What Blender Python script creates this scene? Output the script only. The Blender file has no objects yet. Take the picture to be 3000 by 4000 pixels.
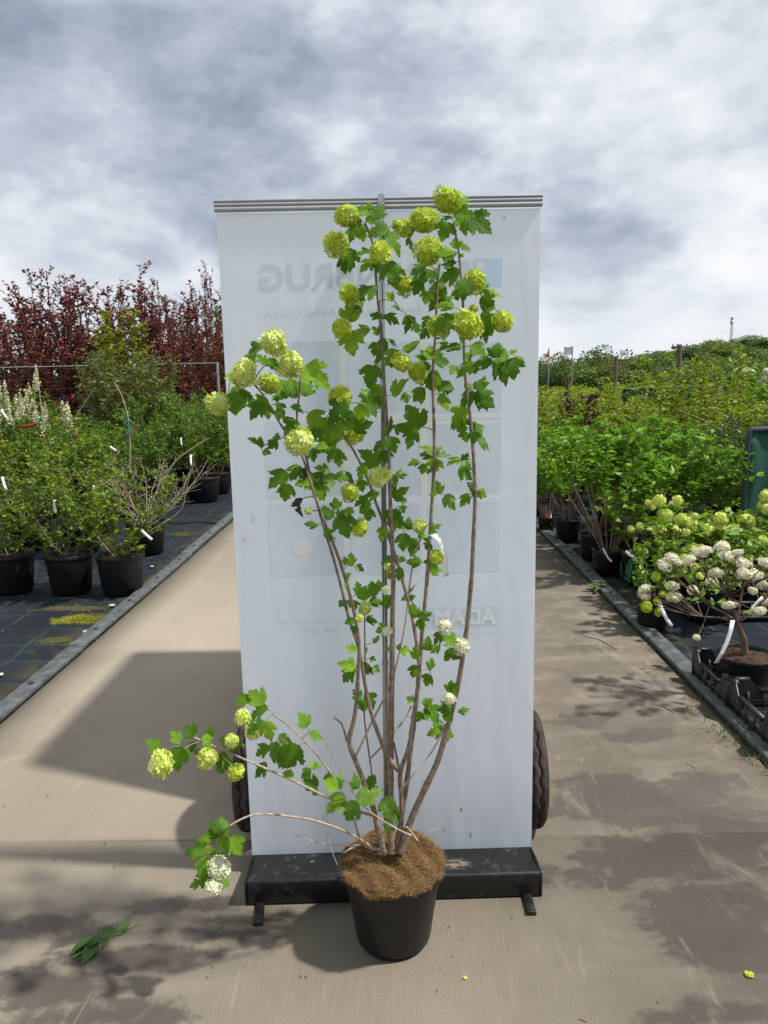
import bpy, math, random
import numpy as np
from mathutils import Vector, Matrix
from mathutils.geometry import delaunay_2d_cdt
from math import sin, cos, pi, radians, atan2, sqrt

sc = bpy.context.scene
COL = sc.collection
rng = np.random.default_rng(7)
random.seed(7)

# ------------------------------------------------------------------ camera
FPX = 2947.6                                   # focal length in pixels of a 3000 x 4000 picture
def cam_axes(p=9.9, r=1.2, ps=.92):
    p, r, ps = map(radians, (p, r, ps))
    f = np.array([-sin(ps)*cos(p), cos(ps)*cos(p), -sin(p)])
    r0 = np.array([cos(ps), sin(ps), 0.0]); u0 = np.cross(r0, f)
    return r0*cos(r) - u0*sin(r), u0*cos(r) + r0*sin(r), f
CP = np.array([0, 0, 1.53]); CR, CU, CF = cam_axes()
cam_d = bpy.data.cameras.new('camera'); cam = bpy.data.objects.new('camera', cam_d); COL.objects.link(cam)
cam_d.sensor_fit = 'AUTO'; cam_d.sensor_width = 36; cam_d.lens = 36*FPX/4000
cam_d.clip_start = .05; cam_d.clip_end = 5000
M = Matrix.Identity(4)
for i in range(3):
    M[i][0] = CR[i]; M[i][1] = CU[i]; M[i][2] = -CF[i]; M[i][3] = CP[i]
cam.matrix_world = M
sc.camera = cam

# ------------------------------------------------------------------ light, sky, exposure
SUN_EL, SUN_AZ = 57.0, 95.5                    # azimuth measured from +Y towards +X
sd = Vector((sin(radians(SUN_AZ))*cos(radians(SUN_EL)), cos(radians(SUN_AZ))*cos(radians(SUN_EL)), sin(radians(SUN_EL))))
sl = bpy.data.lights.new('sun', 'SUN'); sl.energy = 3.2; sl.angle = radians(2.6); sl.color = (1, .965, .90)
so = bpy.data.objects.new('sun', sl); COL.objects.link(so); so.rotation_euler = (-sd).to_track_quat('-Z', 'Y').to_euler(); so.location = (6, 0, 12)
sc.view_settings.view_transform = 'Standard'; sc.view_settings.look = 'None'
sc.view_settings.exposure = 0.74; sc.view_settings.gamma = 1; sc.view_settings.use_curve_mapping = False
sc.cycles.max_bounces = 7; sc.cycles.transparent_max_bounces = 8; sc.cycles.diffuse_bounces = 4
sc.cycles.use_denoising = True

class NT:
    """small node-tree helper"""
    def __init__(s, tree): s.t = tree; s.n = tree.nodes; s.l = tree.links
    def new(s, typ, ins=None, **kw):
        n = s.n.new(typ)
        for k, v in kw.items(): setattr(n, k, v)
        for k, v in (ins or {}).items(): s.put(n.inputs[k], v)
        return n
    def put(s, sock, v):
        if isinstance(v, bpy.types.NodeSocket): s.l.new(v, sock)
        elif isinstance(v, bpy.types.Node): s.l.new(v.outputs[0], sock)
        else: sock.default_value = v
    def math(s, op, a, b=None, c=None, clamp=False):
        n = s.n.new('ShaderNodeMath'); n.operation = op; n.use_clamp = clamp
        s.put(n.inputs[0], a)
        if b is not None: s.put(n.inputs[1], b)
        if c is not None: s.put(n.inputs[2], c)
        return n.outputs[0]
    def vmath(s, op, a, b=None, out=0):
        n = s.n.new('ShaderNodeVectorMath'); n.operation = op
        s.put(n.inputs[0], a)
        if b is not None: s.put(n.inputs[3 if op == 'SCALE' else 1], b)
        return n.outputs['Value' if op in ('DOT_PRODUCT', 'LENGTH', 'DISTANCE') else 'Vector']
    def ramp(s, fac, stops, interp='LINEAR'):
        n = s.n.new('ShaderNodeValToRGB'); n.color_ramp.interpolation = interp
        e = n.color_ramp.elements
        while len(e) < len(stops): e.new(.5)
        for q, (p, c) in zip(e, stops):
            q.position = p; q.color = tuple(c) + (1,) if len(c) == 3 else c
        s.put(n.inputs[0], fac); return n.outputs[0]
    def mix(s, f, a, b, mode='MIX'):
        n = s.n.new('ShaderNodeMix'); n.data_type = 'RGBA'; n.blend_type = mode
        s.put(n.inputs[0], f)
        for i, v in ((6, a), (7, b)):
            if isinstance(v, (tuple, list)) and len(v) == 3: v = tuple(v) + (1,)
            s.put(n.inputs[i], v)
        return n.outputs[2]
    def noise(s, vec, scale, detail=4, rough=.55, dist=0, out=0):
        n = s.new('ShaderNodeTexNoise', {'Vector': vec, 'Scale': scale, 'Detail': detail, 'Roughness': rough, 'Distortion': dist})
        return n.outputs[out]
    def step(s, v, a, b, lo=0., hi=1.):
        n = s.new('ShaderNodeMapRange', {'Value': v, 'From Min': a, 'From Max': b, 'To Min': lo, 'To Max': hi})
        n.interpolation_type = 'SMOOTHSTEP'; return n.outputs[0]

def ray(x, y): return CF + CR*(x - 1500)/FPX - CU*(y - 2000)/FPX
def at_depth(x, y, Y):                         # point on the sight line of a photo pixel at world distance Y
    d = ray(x, y); return CP + d*(Y/d[1])
def at_ground(x, y, z=0.):
    d = ray(x, y); return CP + d*((z - CP[2])/d[2])
def depth_of(P): return float((np.asarray(P) - CP) @ CF)

w = bpy.data.worlds.new('World'); sc.world = w; w.use_nodes = True
nt = NT(w.node_tree); nt.n.clear()
sky = nt.new('ShaderNodeTexSky', sky_type='NISHITA', sun_disc=False, sun_elevation=radians(SUN_EL), sun_rotation=radians(SUN_AZ))
tc = nt.new('ShaderNodeTexCoord').outputs['Generated']
sep = nt.new('ShaderNodeSeparateXYZ', {0: tc})
cv = nt.new('ShaderNodeCombineXYZ', {0: nt.math('ADD', sep.outputs[0], 4.3), 1: sep.outputs[1], 2: nt.math('MULTIPLY', sep.outputs[2], 1.9)}).outputs[0]
n1 = nt.noise(cv, 2.0, 9, .52)
n2 = nt.noise(cv, 7.5, 8, .62)
bil = None                                        # billows: sum of folded noise
for bs, ba in ((2.6, .46), (6.2, .27), (15.0, .16), (31.0, .09)):
    q = nt.math('MULTIPLY', nt.math('ABSOLUTE', nt.math('MULTIPLY_ADD', nt.noise(cv, bs, 1.5, .5), 2.0, -1.0)), ba)
    bil = q if bil is None else nt.math('ADD', bil, q)
bil = nt.math('SUBTRACT', bil, .17)
t = nt.math('ADD', nt.math('ADD', nt.math('MULTIPLY', n1, .66), nt.math('MULTIPLY', n2, .33)), nt.math('MULTIPLY_ADD', bil, -.58, .055))     # mean about .56
# cloud masses of this sky: direction, tightness, + thicker and darker / - thinner and brighter
# billow tops catch the light: difference of the cloud noise towards the sun
cv2 = nt.vmath('ADD', cv, (.022, .0, .055))
ea = nt.noise(cv, 3.7, 9, .53); eb = nt.noise(cv2, 3.7, 9, .53)
t = nt.math('ADD', t, nt.math('MULTIPLY', nt.math('SUBTRACT', eb, ea), .60))
puff = nt.step(ea, .47, .60)
t = nt.math('ADD', t, nt.math('MULTIPLY_ADD', puff, -.055, .03))
BLOBS = [((560, 250), 38, .10), ((90, 320), 40, .11), ((720, 270), 110, .08), ((330, 200), 60, .05), ((1290, 480), 130, .20), ((1400, 500), 220, .10),
         ((1640, 310), 220, .15), ((1540, 110), 90, .09), ((880, 150), 60, .05), ((300, 390), 120, .07), ((1000, 350), 200, .05), ((1220, 400), 260, .06),
         ((250, 500), 45, -.15), ((120, 560), 80, -.08), ((1250, 250), 70, -.10), ((1420, 330), 140, -.10), ((700, 352), 400, -.09), ((190, 215), 300, -.08),
         ((1580, 440), 150, -.10), ((740, 60), 120, -.07), ((1400, 600), 90, -.12), ((60, 60), 50, .09), ((130, 160), 100, .06), ((1100, 60), 50, -.07)]
for (bx, by), k, wgt in BLOBS:
    d = ray(bx*3000/1659, by*3000/1659); d /= np.linalg.norm(d)
    dt = nt.vmath('DOT_PRODUCT', tc, tuple(d))
    g = nt.math('POWER', 2.71828, nt.math('MULTIPLY', nt.math('SUBTRACT', dt, 1.0), float(k)))
    t = nt.math('MULTIPLY_ADD', g, wgt*1.0, t)
cloud = nt.ramp(t, [(.35, (.60, .605, .61)), (.44, (.545, .56, .575)), (.52, (.475, .50, .53)), (.60, (.40, .433, .48)), (.68, (.315, .35, .405)), (.90, (.16, .195, .255))])
hz = nt.step(sep.outputs[2], .0, .16)
cloud = nt.mix(nt.math('MULTIPLY', nt.math('SUBTRACT', 1.0, hz), .55), cloud, (.49, .52, .555))
gap = nt.step(t, .40, .30)
cl = nt.vmath('SCALE', cloud, 10.0)
allsky = nt.mix(nt.math('MULTIPLY', gap, .5), cl, sky.outputs[0])
bg = nt.new('ShaderNodeBackground', {'Color': allsky, 'Strength': .1})
out = nt.new('ShaderNodeOutputWorld', {'Surface': bg})

# ------------------------------------------------------------------ helpers
def mk_mat(name):
    m = bpy.data.materials.new(name); m.use_nodes = True
    n = NT(m.node_tree); b = n.n['Principled BSDF']; return m, n, b
def tag(o, label=None, cat=None, group=None, kind=None):
    if label: o['label'] = label
    if cat: o['category'] = cat
    if group: o['group'] = group
    if kind: o['kind'] = kind
    return o
def link(o, parent=None):
    COL.objects.link(o)
    if parent: o.parent = parent
    return o
def empty(name, loc=(0, 0, 0), rz=0, scale=1):
    o = bpy.data.objects.new(name, None); o.location = loc; o.rotation_euler = (0, 0, rz); o.scale = (scale,)*3
    o.empty_display_size = .1
    COL.objects.link(o); return o
def fast_mesh(name, V, F, mats=(), midx=None, smooth=False):
    """V (n,3); F list of (m,k) int arrays"""
    me = bpy.data.meshes.new(name)
    V = np.asarray(V, np.float32); me.vertices.add(len(V)); me.vertices.foreach_set('co', V.ravel())
    if isinstance(F, np.ndarray): F = [F]
    F = [np.asarray(f, np.int32) for f in F if len(f)]
    tot = np.concatenate([np.full(len(f), f.shape[1], np.int32) for f in F])
    idx = np.concatenate([f.ravel() for f in F])
    me.loops.add(len(idx)); me.loops.foreach_set('vertex_index', idx)
    me.polygons.add(len(tot)); me.polygons.foreach_set('loop_start', np.concatenate([[0], np.cumsum(tot)[:-1]]).astype(np.int32))
    me.polygons.foreach_set('loop_total', tot)
    for m in mats: me.materials.append(m)
    if midx is not None: me.polygons.foreach_set('material_index', np.asarray(midx, np.int32))
    if smooth: me.polygons.foreach_set('use_smooth', np.ones(len(tot), bool))
    me.update(calc_edges=True); me.validate()
    return me
class G:
    """collects shapes for one mesh"""
    def __init__(s): s.V = []; s.Q = []; s.T = []; s.n = 0; s.qm = []; s.tm = []
    def add(s, V, F, m=0):
        V = np.asarray(V, float); F = np.asarray(F, int)
        s.V.append(V)
        if len(F):
            if F.shape[1] == 4: s.Q.append(F + s.n); s.qm += [m]*len(F)
            else: s.T.append(F + s.n); s.tm += [m]*len(F)
        s.n += len(V)
    def box(s, x0, x1, y0, y1, z0, z1, m=0):
        V = [(x, y, z) for z in (z0, z1) for y in (y0, y1) for x in (x0, x1)]
        s.add(V, [(0, 2, 3, 1), (4, 5, 7, 6), (0, 1, 5, 4), (2, 6, 7, 3), (0, 4, 6, 2), (1, 3, 7, 5)], m)
    def tube(s, P, R, sides=6, m=0, cap=True):
        P = np.asarray(P, float); k = len(P); R = np.broadcast_to(np.asarray(R, float), (k,))
        T = np.gradient(P, axis=0); T /= np.linalg.norm(T, axis=1)[:, None] + 1e-9
        ref = np.array([.31, .87, .2]) if abs(T[:, 1]).mean() < .8 else np.array([.9, .1, .3])
        A = np.cross(T, ref); A /= np.linalg.norm(A, axis=1)[:, None] + 1e-9; B = np.cross(T, A)
        a = np.arange(sides)*2*pi/sides
        V = P[:, None] + R[:, None, None]*(A[:, None]*np.cos(a)[None, :, None] + B[:, None]*np.sin(a)[None, :, None])
        i = np.arange(k - 1)[:, None]*sides; j = np.arange(sides)[None]; j2 = (j + 1) % sides
        F = np.stack([i + j, i + j2, i + sides + j2, i + sides + j], -1).reshape(-1, 4)
        V = V.reshape(-1, 3); s.add(V, F, m)
        if cap:
            for e, row in ((0, 0), (k - 1, (k - 1)*sides)):
                s.add(np.vstack([V[row:row + sides], P[e]]), [(q, (q + 1) % sides, sides) for q in range(sides)], m)
    def lathe(s, prof, seg=28, m=0, c=(0, 0, 0), axis='z'):
        prof = np.asarray(prof, float); k = len(prof); a = np.arange(seg)*2*pi/seg
        r = prof[:, 0][:, None]; z = np.broadcast_to(prof[:, 1][:, None], (k, seg))
        X, Y = r*np.cos(a), r*np.sin(a)
        V = np.stack([X, Y, z], -1) if axis == 'z' else np.stack([z, X, Y], -1)
        V = V.reshape(-1, 3) + np.array(c)
        i = np.arange(k - 1)[:, None]*seg; j = np.arange(seg)[None]; j2 = (j + 1) % seg
        s.add(V, np.stack([i + j, i + j2, i + seg + j2, i + seg + j], -1).reshape(-1, 4), m)
    def mesh(s, name, mats, smooth=False):
        F = []
        mi = []
        if s.Q: F.append(np.vstack(s.Q)); mi += s.qm
        if s.T: F.append(np.vstack(s.T)); mi += s.tm
        return fast_mesh(name, np.vstack(s.V), F, mats, mi, smooth)
    def obj(s, name, mats, parent=None, smooth=False, bevel=0):
        o = link(bpy.data.objects.new(name, s.mesh(name, mats if isinstance(mats, (list, tuple)) else [mats], smooth)), parent)
        if bevel:
            b = o.modifiers.new('bevel', 'BEVEL'); b.width = bevel; b.segments = 2; b.limit_method = 'ANGLE'
        return o
def obj(name, me, parent=None, loc=(0, 0, 0), rot=(0, 0, 0), scale=1):
    o = bpy.data.objects.new(name, me); o.location = loc; o.rotation_euler = rot
    o.scale = scale if isinstance(scale, (tuple, list)) else (scale,)*3
    return link(o, parent)
def copy_tree(o, parent=None):
    c = o.copy(); COL.objects.link(c); c.parent = parent
    for ch in o.children: copy_tree(ch, c)
    return c
def unit(v): v = np.asarray(v, float); return v/(np.linalg.norm(v) + 1e-9)

# ------------------------------------------------------------------ materials
def simple(name, col, rough=.6, spec=.5, metal=0, nscale=0, namt=.15, bump=0, bscale=80):
    m, n, b = mk_mat(name)
    b.inputs['Roughness'].default_value = rough; b.inputs['Metallic'].default_value = metal; b.inputs['Specular IOR Level'].default_value = spec
    c = tuple(col) + (1,)
    if nscale:
        co = n.new('ShaderNodeTexCoord').outputs['Object']
        f = n.noise(co, nscale, 6, .65)
        n.put(b.inputs['Base Color'], n.mix(n.step(f, .3, .7), tuple(x*(1 - namt) for x in col), tuple(min(1, x*(1 + namt)) for x in col)))
    else: b.inputs['Base Color'].default_value = c
    if bump:
        co = n.new('ShaderNodeTexCoord').outputs['Object']
        bm = n.new('ShaderNodeBump', {'Strength': bump, 'Distance': .005, 'Height': n.noise(co, bscale, 5)}); n.put(b.inputs['Normal'], bm)
    return m
def leaf_mat(name, c1, c2, trans=.35, rough=.45, c3=None, mode='island', veins=False, spec=.35):
    m, n, b = mk_mat(name)
    r = n.new('ShaderNodeNewGeometry').outputs['Random Per Island'] if mode == 'island' else n.new('ShaderNodeObjectInfo').outputs['Random']
    stops = [(0, c1), (.62, c2)] + ([(.97, c3)] if c3 else [])
    col = n.ramp(r, stops)
    if veins:
        uv = n.new('ShaderNodeTexCoord').outputs['UV']; s = n.new('ShaderNodeSeparateXYZ', {0: uv})
        ax = n.math('ABSOLUTE', n.math('SUBTRACT', s.outputs[0], .5))
        ph = n.math('FRACT', n.math('MULTIPLY', n.math('SUBTRACT', s.outputs[1], n.math('MULTIPLY', ax, .95)), 6.0))
        v1 = n.step(n.math('ABSOLUTE', n.math('SUBTRACT', ph, .5)), .12, .0)
        v0 = n.step(ax, .02, .005)
        v = n.math('MAXIMUM', v0, n.math('MULTIPLY', v1, .6))
        col = n.mix(n.math('MULTIPLY', v, .32), col, (.16, .27, .05))
        nz = n.noise(n.new('ShaderNodeTexCoord').outputs['Object'], 3.0, 3)
        col = n.mix(n.step(nz, .62, .8, 0, .3), col, (.17, .2, .03))
        bm = n.new('ShaderNodeBump', {'Strength': .28, 'Distance': .04, 'Height': n.math('SUBTRACT', n.noise(uv, 9., 3), n.math('MULTIPLY', v, .6))})
        n.put(b.inputs['Normal'], bm)
    n.put(b.inputs['Base Color'], col); b.inputs['Roughness'].default_value = rough; b.inputs['Specular IOR Level'].default_value = spec
    tr = n.new('ShaderNodeBsdfTranslucent', {'Color': n.mix(.4, col, (.17, .27, .02) if c2[1] >= c2[0] else c2)})
    mx = n.new('ShaderNodeMixShader', {0: trans, 1: b.outputs[0], 2: tr})
    n.put(n.n['Material Output'].inputs[0], mx); return m
M_black = simple('black_plastic', (.006, .006, .007), .42, .4, nscale=9, namt=.4, bump=.12, bscale=30)
M_dusty = simple('dusty_black_plastic', (.02, .02, .022), .6, .4, nscale=5, namt=.6)
M_soil = simple('soil', (.05, .03, .02), .95, .2, nscale=40, namt=.6, bump=1, bscale=60)
M_bark = simple('bark', (.215, .16, .118), .8, .3, nscale=60, namt=.45, bump=.5, bscale=140)
M_bark2 = simple('dark_bark', (.10, .07, .052), .85, .3, nscale=30, namt=.4)
M_pale = simple('pale_twig_bark', (.36, .29, .22), .75, .3, nscale=70, namt=.3)
M_shoot = simple('green_shoot', (.17, .21, .04), .6, .4, nscale=50, namt=.3)
M_alu = simple('aluminium', (.40, .415, .44), .45, .5, metal=.25, nscale=20, namt=.08)
M_chrome = simple('chrome', (.36, .36, .38), .08, .5, metal=1)
M_white = simple('white_paint', (.75, .75, .74), .5, .5, nscale=3, namt=.05)
M_tag = simple('white_label_plastic', (.80, .80, .80), .4, .5)
M_ink = simple('grey_ink', (.35, .36, .38), .6)
M_steel = simple('grey_steel', (.30, .31, .32), .45, .5, metal=.5, nscale=10, namt=.2)
M_wood = simple('weathered_wood', (.14, .11, .085), .9, .2, nscale=12, namt=.35)
M_teal = simple('teal_ribbon', (.03, .34, .26), .35)
M_red = simple('red_ribbon', (.52, .06, .04), .4)
M_orange = simple('orange_ribbon', (.72, .19, .03), .5)
M_net = simple('green_shade_net', (.02, .075, .055), .8, .2, nscale=160, namt=.5)
M_netdark = simple('dark_green_frame', (.03, .05, .05), .6, .3)
M_gcrate = simple('green_crate_plastic', (.02, .11, .045), .45, nscale=6, namt=.3)

# ================================================================== THE SETTING
K = 3000/1659                                    # notes below were taken on a 1659 px wide view of the photo
# --- far ground
m, n, b = mk_mat('field_ground'); co = n.new('ShaderNodeTexCoord').outputs['Object']
n.put(b.inputs['Base Color'], n.ramp(n.noise(co, .15, 6), [(.35, (.06, .075, .025)), (.65, (.11, .10, .055))])); b.inputs['Roughness'].default_value = .95
g = G(); g.add([(-1500, -300, -.03), (1500, -300, -.03), (1500, 2500, -.03), (-1500, 2500, -.03)], [(0, 1, 2, 3)])
tag(g.obj('ground', m), 'green and brown ground of the nursery stretching to the horizon', kind='structure')

# --- concrete path: a dark bed and slabs with joints
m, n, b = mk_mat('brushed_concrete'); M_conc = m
co = n.new('ShaderNodeNewGeometry').outputs['Position']
def scaled(v, s): return n.new('ShaderNodeMapping', {'Vector': v, 'Scale': s}).outputs[0]
base = n.ramp(n.noise(scaled(co, (1, .7, 1)), 1.3, 8, .62), [(.32, (.222, .187, .140)), (.5, (.275, .235, .180)), (.68, (.335, .288, .226))])
speck = n.noise(co, 260, 3, .7)
base = n.mix(n.step(speck, .38, .70, 0, .7), base, (.165, .14, .112))
broom = n.noise(scaled(co, (150, 5, 1)), 1.0, 3, .6)
base = n.mix(n.step(broom, .42, .72, 0, .22), base, (.37, .315, .255))
blotch = None  # dark blotches on the concrete: centre, half widths and weight
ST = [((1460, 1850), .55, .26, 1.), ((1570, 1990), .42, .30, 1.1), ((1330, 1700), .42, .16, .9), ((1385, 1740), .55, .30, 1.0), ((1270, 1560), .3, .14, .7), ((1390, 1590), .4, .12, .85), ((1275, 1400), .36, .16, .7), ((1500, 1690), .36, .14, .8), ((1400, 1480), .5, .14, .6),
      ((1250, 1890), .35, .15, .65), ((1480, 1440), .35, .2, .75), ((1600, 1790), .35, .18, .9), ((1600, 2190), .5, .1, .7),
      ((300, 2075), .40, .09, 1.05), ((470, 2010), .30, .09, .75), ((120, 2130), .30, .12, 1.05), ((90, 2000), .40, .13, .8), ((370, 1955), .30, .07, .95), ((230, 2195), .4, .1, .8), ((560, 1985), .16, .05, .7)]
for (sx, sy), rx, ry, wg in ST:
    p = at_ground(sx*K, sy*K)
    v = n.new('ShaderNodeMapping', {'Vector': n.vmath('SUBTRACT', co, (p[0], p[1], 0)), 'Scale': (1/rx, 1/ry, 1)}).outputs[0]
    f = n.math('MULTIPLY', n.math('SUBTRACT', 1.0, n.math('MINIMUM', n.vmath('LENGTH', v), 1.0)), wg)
    blotch = f if blotch is None else n.math('MAXIMUM', blotch, f)
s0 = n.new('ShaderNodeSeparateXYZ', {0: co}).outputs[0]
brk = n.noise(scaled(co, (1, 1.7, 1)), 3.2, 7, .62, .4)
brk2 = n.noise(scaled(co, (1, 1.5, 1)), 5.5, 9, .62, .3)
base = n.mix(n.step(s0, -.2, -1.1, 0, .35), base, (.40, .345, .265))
broad_dark = n.math('MAXIMUM', n.math('MULTIPLY', blotch, .8), n.math('MULTIPLY', n.step(s0, .1, .95), .95))  # broad darkening around the blotches, rising across the right lane
base = n.mix(n.math('MULTIPLY', broad_dark, n.step(brk, .28, .62, .35, .85)), base, (.098, .082, .066))
brk3 = n.noise(scaled(co, (1, 1.4, 1)), 19, 6, .65)
wet = n.step(n.math('ADD', n.math('MULTIPLY', blotch, .46), n.math('ADD', n.math('MULTIPLY', brk2, .72), n.math('MULTIPLY', brk3, .28))), 
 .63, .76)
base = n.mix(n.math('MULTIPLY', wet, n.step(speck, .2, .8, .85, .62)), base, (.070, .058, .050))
patch = n.step(n.noise(co, .9, 5, .6), .52, .75)
base = n.mix(n.math('MULTIPLY', patch, .38), base, (.165, .135, .112))
pale = n.step(n.noise(scaled(co, (1.2, .5, 1)), 2.3, 7, .7, .6), .56, .72)
base = n.mix(n.math('MULTIPLY', pale, .38), base, (.47, .39, .30))
scr = n.noise(scaled(co, (26, 1.3, 1)), 1.2, 2, .5, .8)
base = n.mix(n.step(scr, .71, .76, 0, .22), base, (.44, .39, .33))
grit = n.new('ShaderNodeTexVoronoi', {'Vector': co, 'Scale': 95.}); base = n.mix(n.math('MULTIPLY', n.step(grit.outputs['Distance'], .22, .10), n.step(n.noise(co, 40, 2), .55, .62, 0, .7)), base, (.085, .07, .058))
wisp = n.noise(scaled(co, (5, 1.2, 1)), 3.1, 6, .7, 1.0); base = n.mix(n.step(wisp, .60, .70, 0, .25), base, (.42, .36, .285))
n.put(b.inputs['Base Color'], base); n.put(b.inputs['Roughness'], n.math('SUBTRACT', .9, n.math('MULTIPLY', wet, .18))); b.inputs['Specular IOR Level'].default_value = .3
hgt = n.math('ADD', n.math('MULTIPLY', broom, .5), n.math('ADD', n.math('MULTIPLY', speck, .55), n.math('MULTIPLY', brk, .2)))
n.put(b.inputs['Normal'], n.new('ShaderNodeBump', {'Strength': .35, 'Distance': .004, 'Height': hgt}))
M_joint = simple('joint_dirt', (.03, .025, .02), .95, .2, nscale=30, namt=.5)
XL, XR = -1.845, 1.435
g = G(); g.box(XL, XR, -4, 70, -.06, -.018)
path = tag(g.obj('concrete_path', M_joint), 'brushed beige concrete path with joints between its slabs', kind='structure')
ys = [-4, -2.66, 2.335, 7.33, 12.33, 17.3, 22.3, 30, 40, 70]
for y0, y1 in zip(ys[:-1], ys[1:]):
    g = G()
    nx = 14
    xs = np.linspace(XL, XR, nx)
    # worn slightly irregular joint edge
    top = [(x, y0 + .005 + .004*math.sin(x*31 + y0), 0) for x in xs] + [(x, y1 - .005 - .004*math.sin(x*23 + y1), 0) for x in xs]
    bot = [(x, y, -.017) for x, y, _ in top]
    V = top + bot; F = [(i, i + 1, nx + i + 1, nx + i) for i in range(nx - 1)]
    F += [(i + 1, i, 2*nx + i, 2*nx + i + 1) for i in range(nx - 1)] + [(nx + i, nx + i + 1, 3*nx + i + 1, 3*nx + i) for i in range(nx - 1)]
    F += [(0, nx, 3*nx, 2*nx), (2*nx - 1, nx - 1, 3*nx - 1, 4*nx - 1)]
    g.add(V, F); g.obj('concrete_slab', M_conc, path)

# --- woven ground fabric on both sides, with its printed grid
m, n, b = mk_mat('woven_ground_fabric'); M_fab = m
co = n.new('ShaderNodeNewGeometry').outputs['Position']
s = n.new('ShaderNodeSeparateXYZ', {0: co})
wob = n.math('MULTIPLY', n.math('SUBTRACT', n.noise(co, 1.4, 4), .5), .22)
def gridline(v, pitch, wd):
    f = n.math('FRACT', n.math('DIVIDE', n.math('ADD', v, wob), pitch)); return n.step(n.math('ABSOLUTE', n.math('SUBTRACT', f, .5)), wd/pitch, wd/pitch*.4)
gl = n.math('MAXIMUM', gridline(s.outputs[0], .30, .014), n.math('MULTIPLY', gridline(s.outputs[1], .30, .014), .8))
base = n.ramp(n.noise(co, 1.6, 7, .6), [(.3, (.010, .0125, .017)), (.7, (.021, .0245, .031))])
base = n.mix(n.math('MULTIPLY', gl, n.step(n.noise(co, 4, 3), .35, .6, .2, .75)), base, (.024, .058, .064))
dust = n.step(n.noise(co, 2.4, 8, .7), .58, .8)
base = n.mix(n.math('MULTIPLY', dust, .45), base, (.13, .115, .08))
edge = n.step(n.math('ABSOLUTE', n.math('ADD', s.outputs[0], .2)), 1.95, 1.72)      # dirt along the kerbs
base = n.mix(n.math('MULTIPLY', n.math('MULTIPLY', edge, n.step(n.noise(co, 6, 5), .4, .6)), .7), base, (.085, .075, .035))
for (mx_, my_), rx, ry, c in (((168, 1335), .26, .16, (.22, .22, .012)), ((120, 1380), .18, .10, (.10, .09, .02)), ((395, 1152), .26, .16, (.08, .068, .02)), ((150, 1312), .4, .1, (.12, .10, .03)), ((1350, 1290), .3, .5, (.06, .055, .022)), ((1590, 1550), .3, .5, (.05, .05, .022))):
    p = at_ground(mx_*K, my_*K)
    v = n.new('ShaderNodeMapping', {'Vector': n.vmath('SUBTRACT', co, (p[0], p[1], 0)), 'Scale': (1/rx, 1/ry, 1)}).outputs[0]
    f = n.math('SUBTRACT', 1.0, n.math('MINIMUM', n.vmath('LENGTH', v), 1.0))
    f = n.step(n.math('ADD', n.math('MULTIPLY', f, .7), n.noise(co, 9, 6, .65)), .62, .95)
    base = n.mix(n.math('MULTIPLY', f, .85 if c[1] > .2 else .55), base, c)
n.put(b.inputs['Base Color'], base); b.inputs['Roughness'].default_value = .7; b.inputs['Specular IOR Level'].default_value = .14
weave = n.new('ShaderNodeTexChecker', {'Vector': co, 'Scale': 260.}).outputs[1]
n.put(b.inputs['Normal'], n.new('ShaderNodeBump', {'Strength': .3, 'Distance': .01, 'Height': n.math('ADD', n.math('MULTIPLY', weave, .15), n.noise(co, 5, 5))}))
for nm, x0, x1, lab in (('ground_fabric', -40, XL - .005, 'black woven ground fabric with a pale grid left of the path'), ('ground_fabric', XR + .005, 40, 'black woven ground fabric right of the path')):
    g = G(); xs = np.linspace(x0, x1, 60); yv = np.linspace(-4, 60, 90)
    X, Y = np.meshgrid(xs, yv); Z = .004*np.sin(X*5.1 + Y*1.7)*np.sin(Y*4.3) - .008
    i = np.arange(89)[:, None]*60 + np.arange(59)[None]
    g.add(np.stack([X, Y, Z], -1).reshape(-1, 3), np.stack([i, i + 1, i + 61, i + 60], -1).reshape(-1, 4))
    tag(g.obj(nm, M_fab, smooth=True), lab, kind='structure')
# --- kerb strips holding the fabric down, each batten a piece with its bolts
M_kerb = simple('grey_batten', (.085, .094, .096), .6, .35, nscale=14, namt=.45, bump=.4, bscale=60)
for side, x0, x1, lab in ((-1, XL - .105, XL - .01, 'flat grey batten strip along the left edge of the path'), (1, XR + .012, XR + .105, 'flat grey batten strip along the right edge of the path')):
    g = G(); g.box(x0 + .01, x1 - .01, -3.5, 40, -.02, .004)
    kerb = tag(g.obj('kerb', M_joint), lab, kind='structure')
    y = -3.5
    r2 = random.Random(side)
    while y < 34:
        L = 2.4 + r2.random()*.5; tilt = (r2.random() - .5)*.012
        g = G(); g.box(0, x1 - x0, 0, L - .012, 0, .022)
        o = g.obj('kerb_batten', M_kerb, kerb, bevel=.003); o.location = (x0 + tilt, y, .006 + (r2.random()*.003)); o.rotation_euler = (0, 0, -tilt*.5)
        for q in np.arange(.3, L, .62):
            g = G(); g.lathe([(0, .006), (.013, .006), (.016, .003), (.016, 0)], 8); c = g.obj('bolt', M_joint, o); c.location = ((x1 - x0)*.5, q, .022)
        y += L
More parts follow.
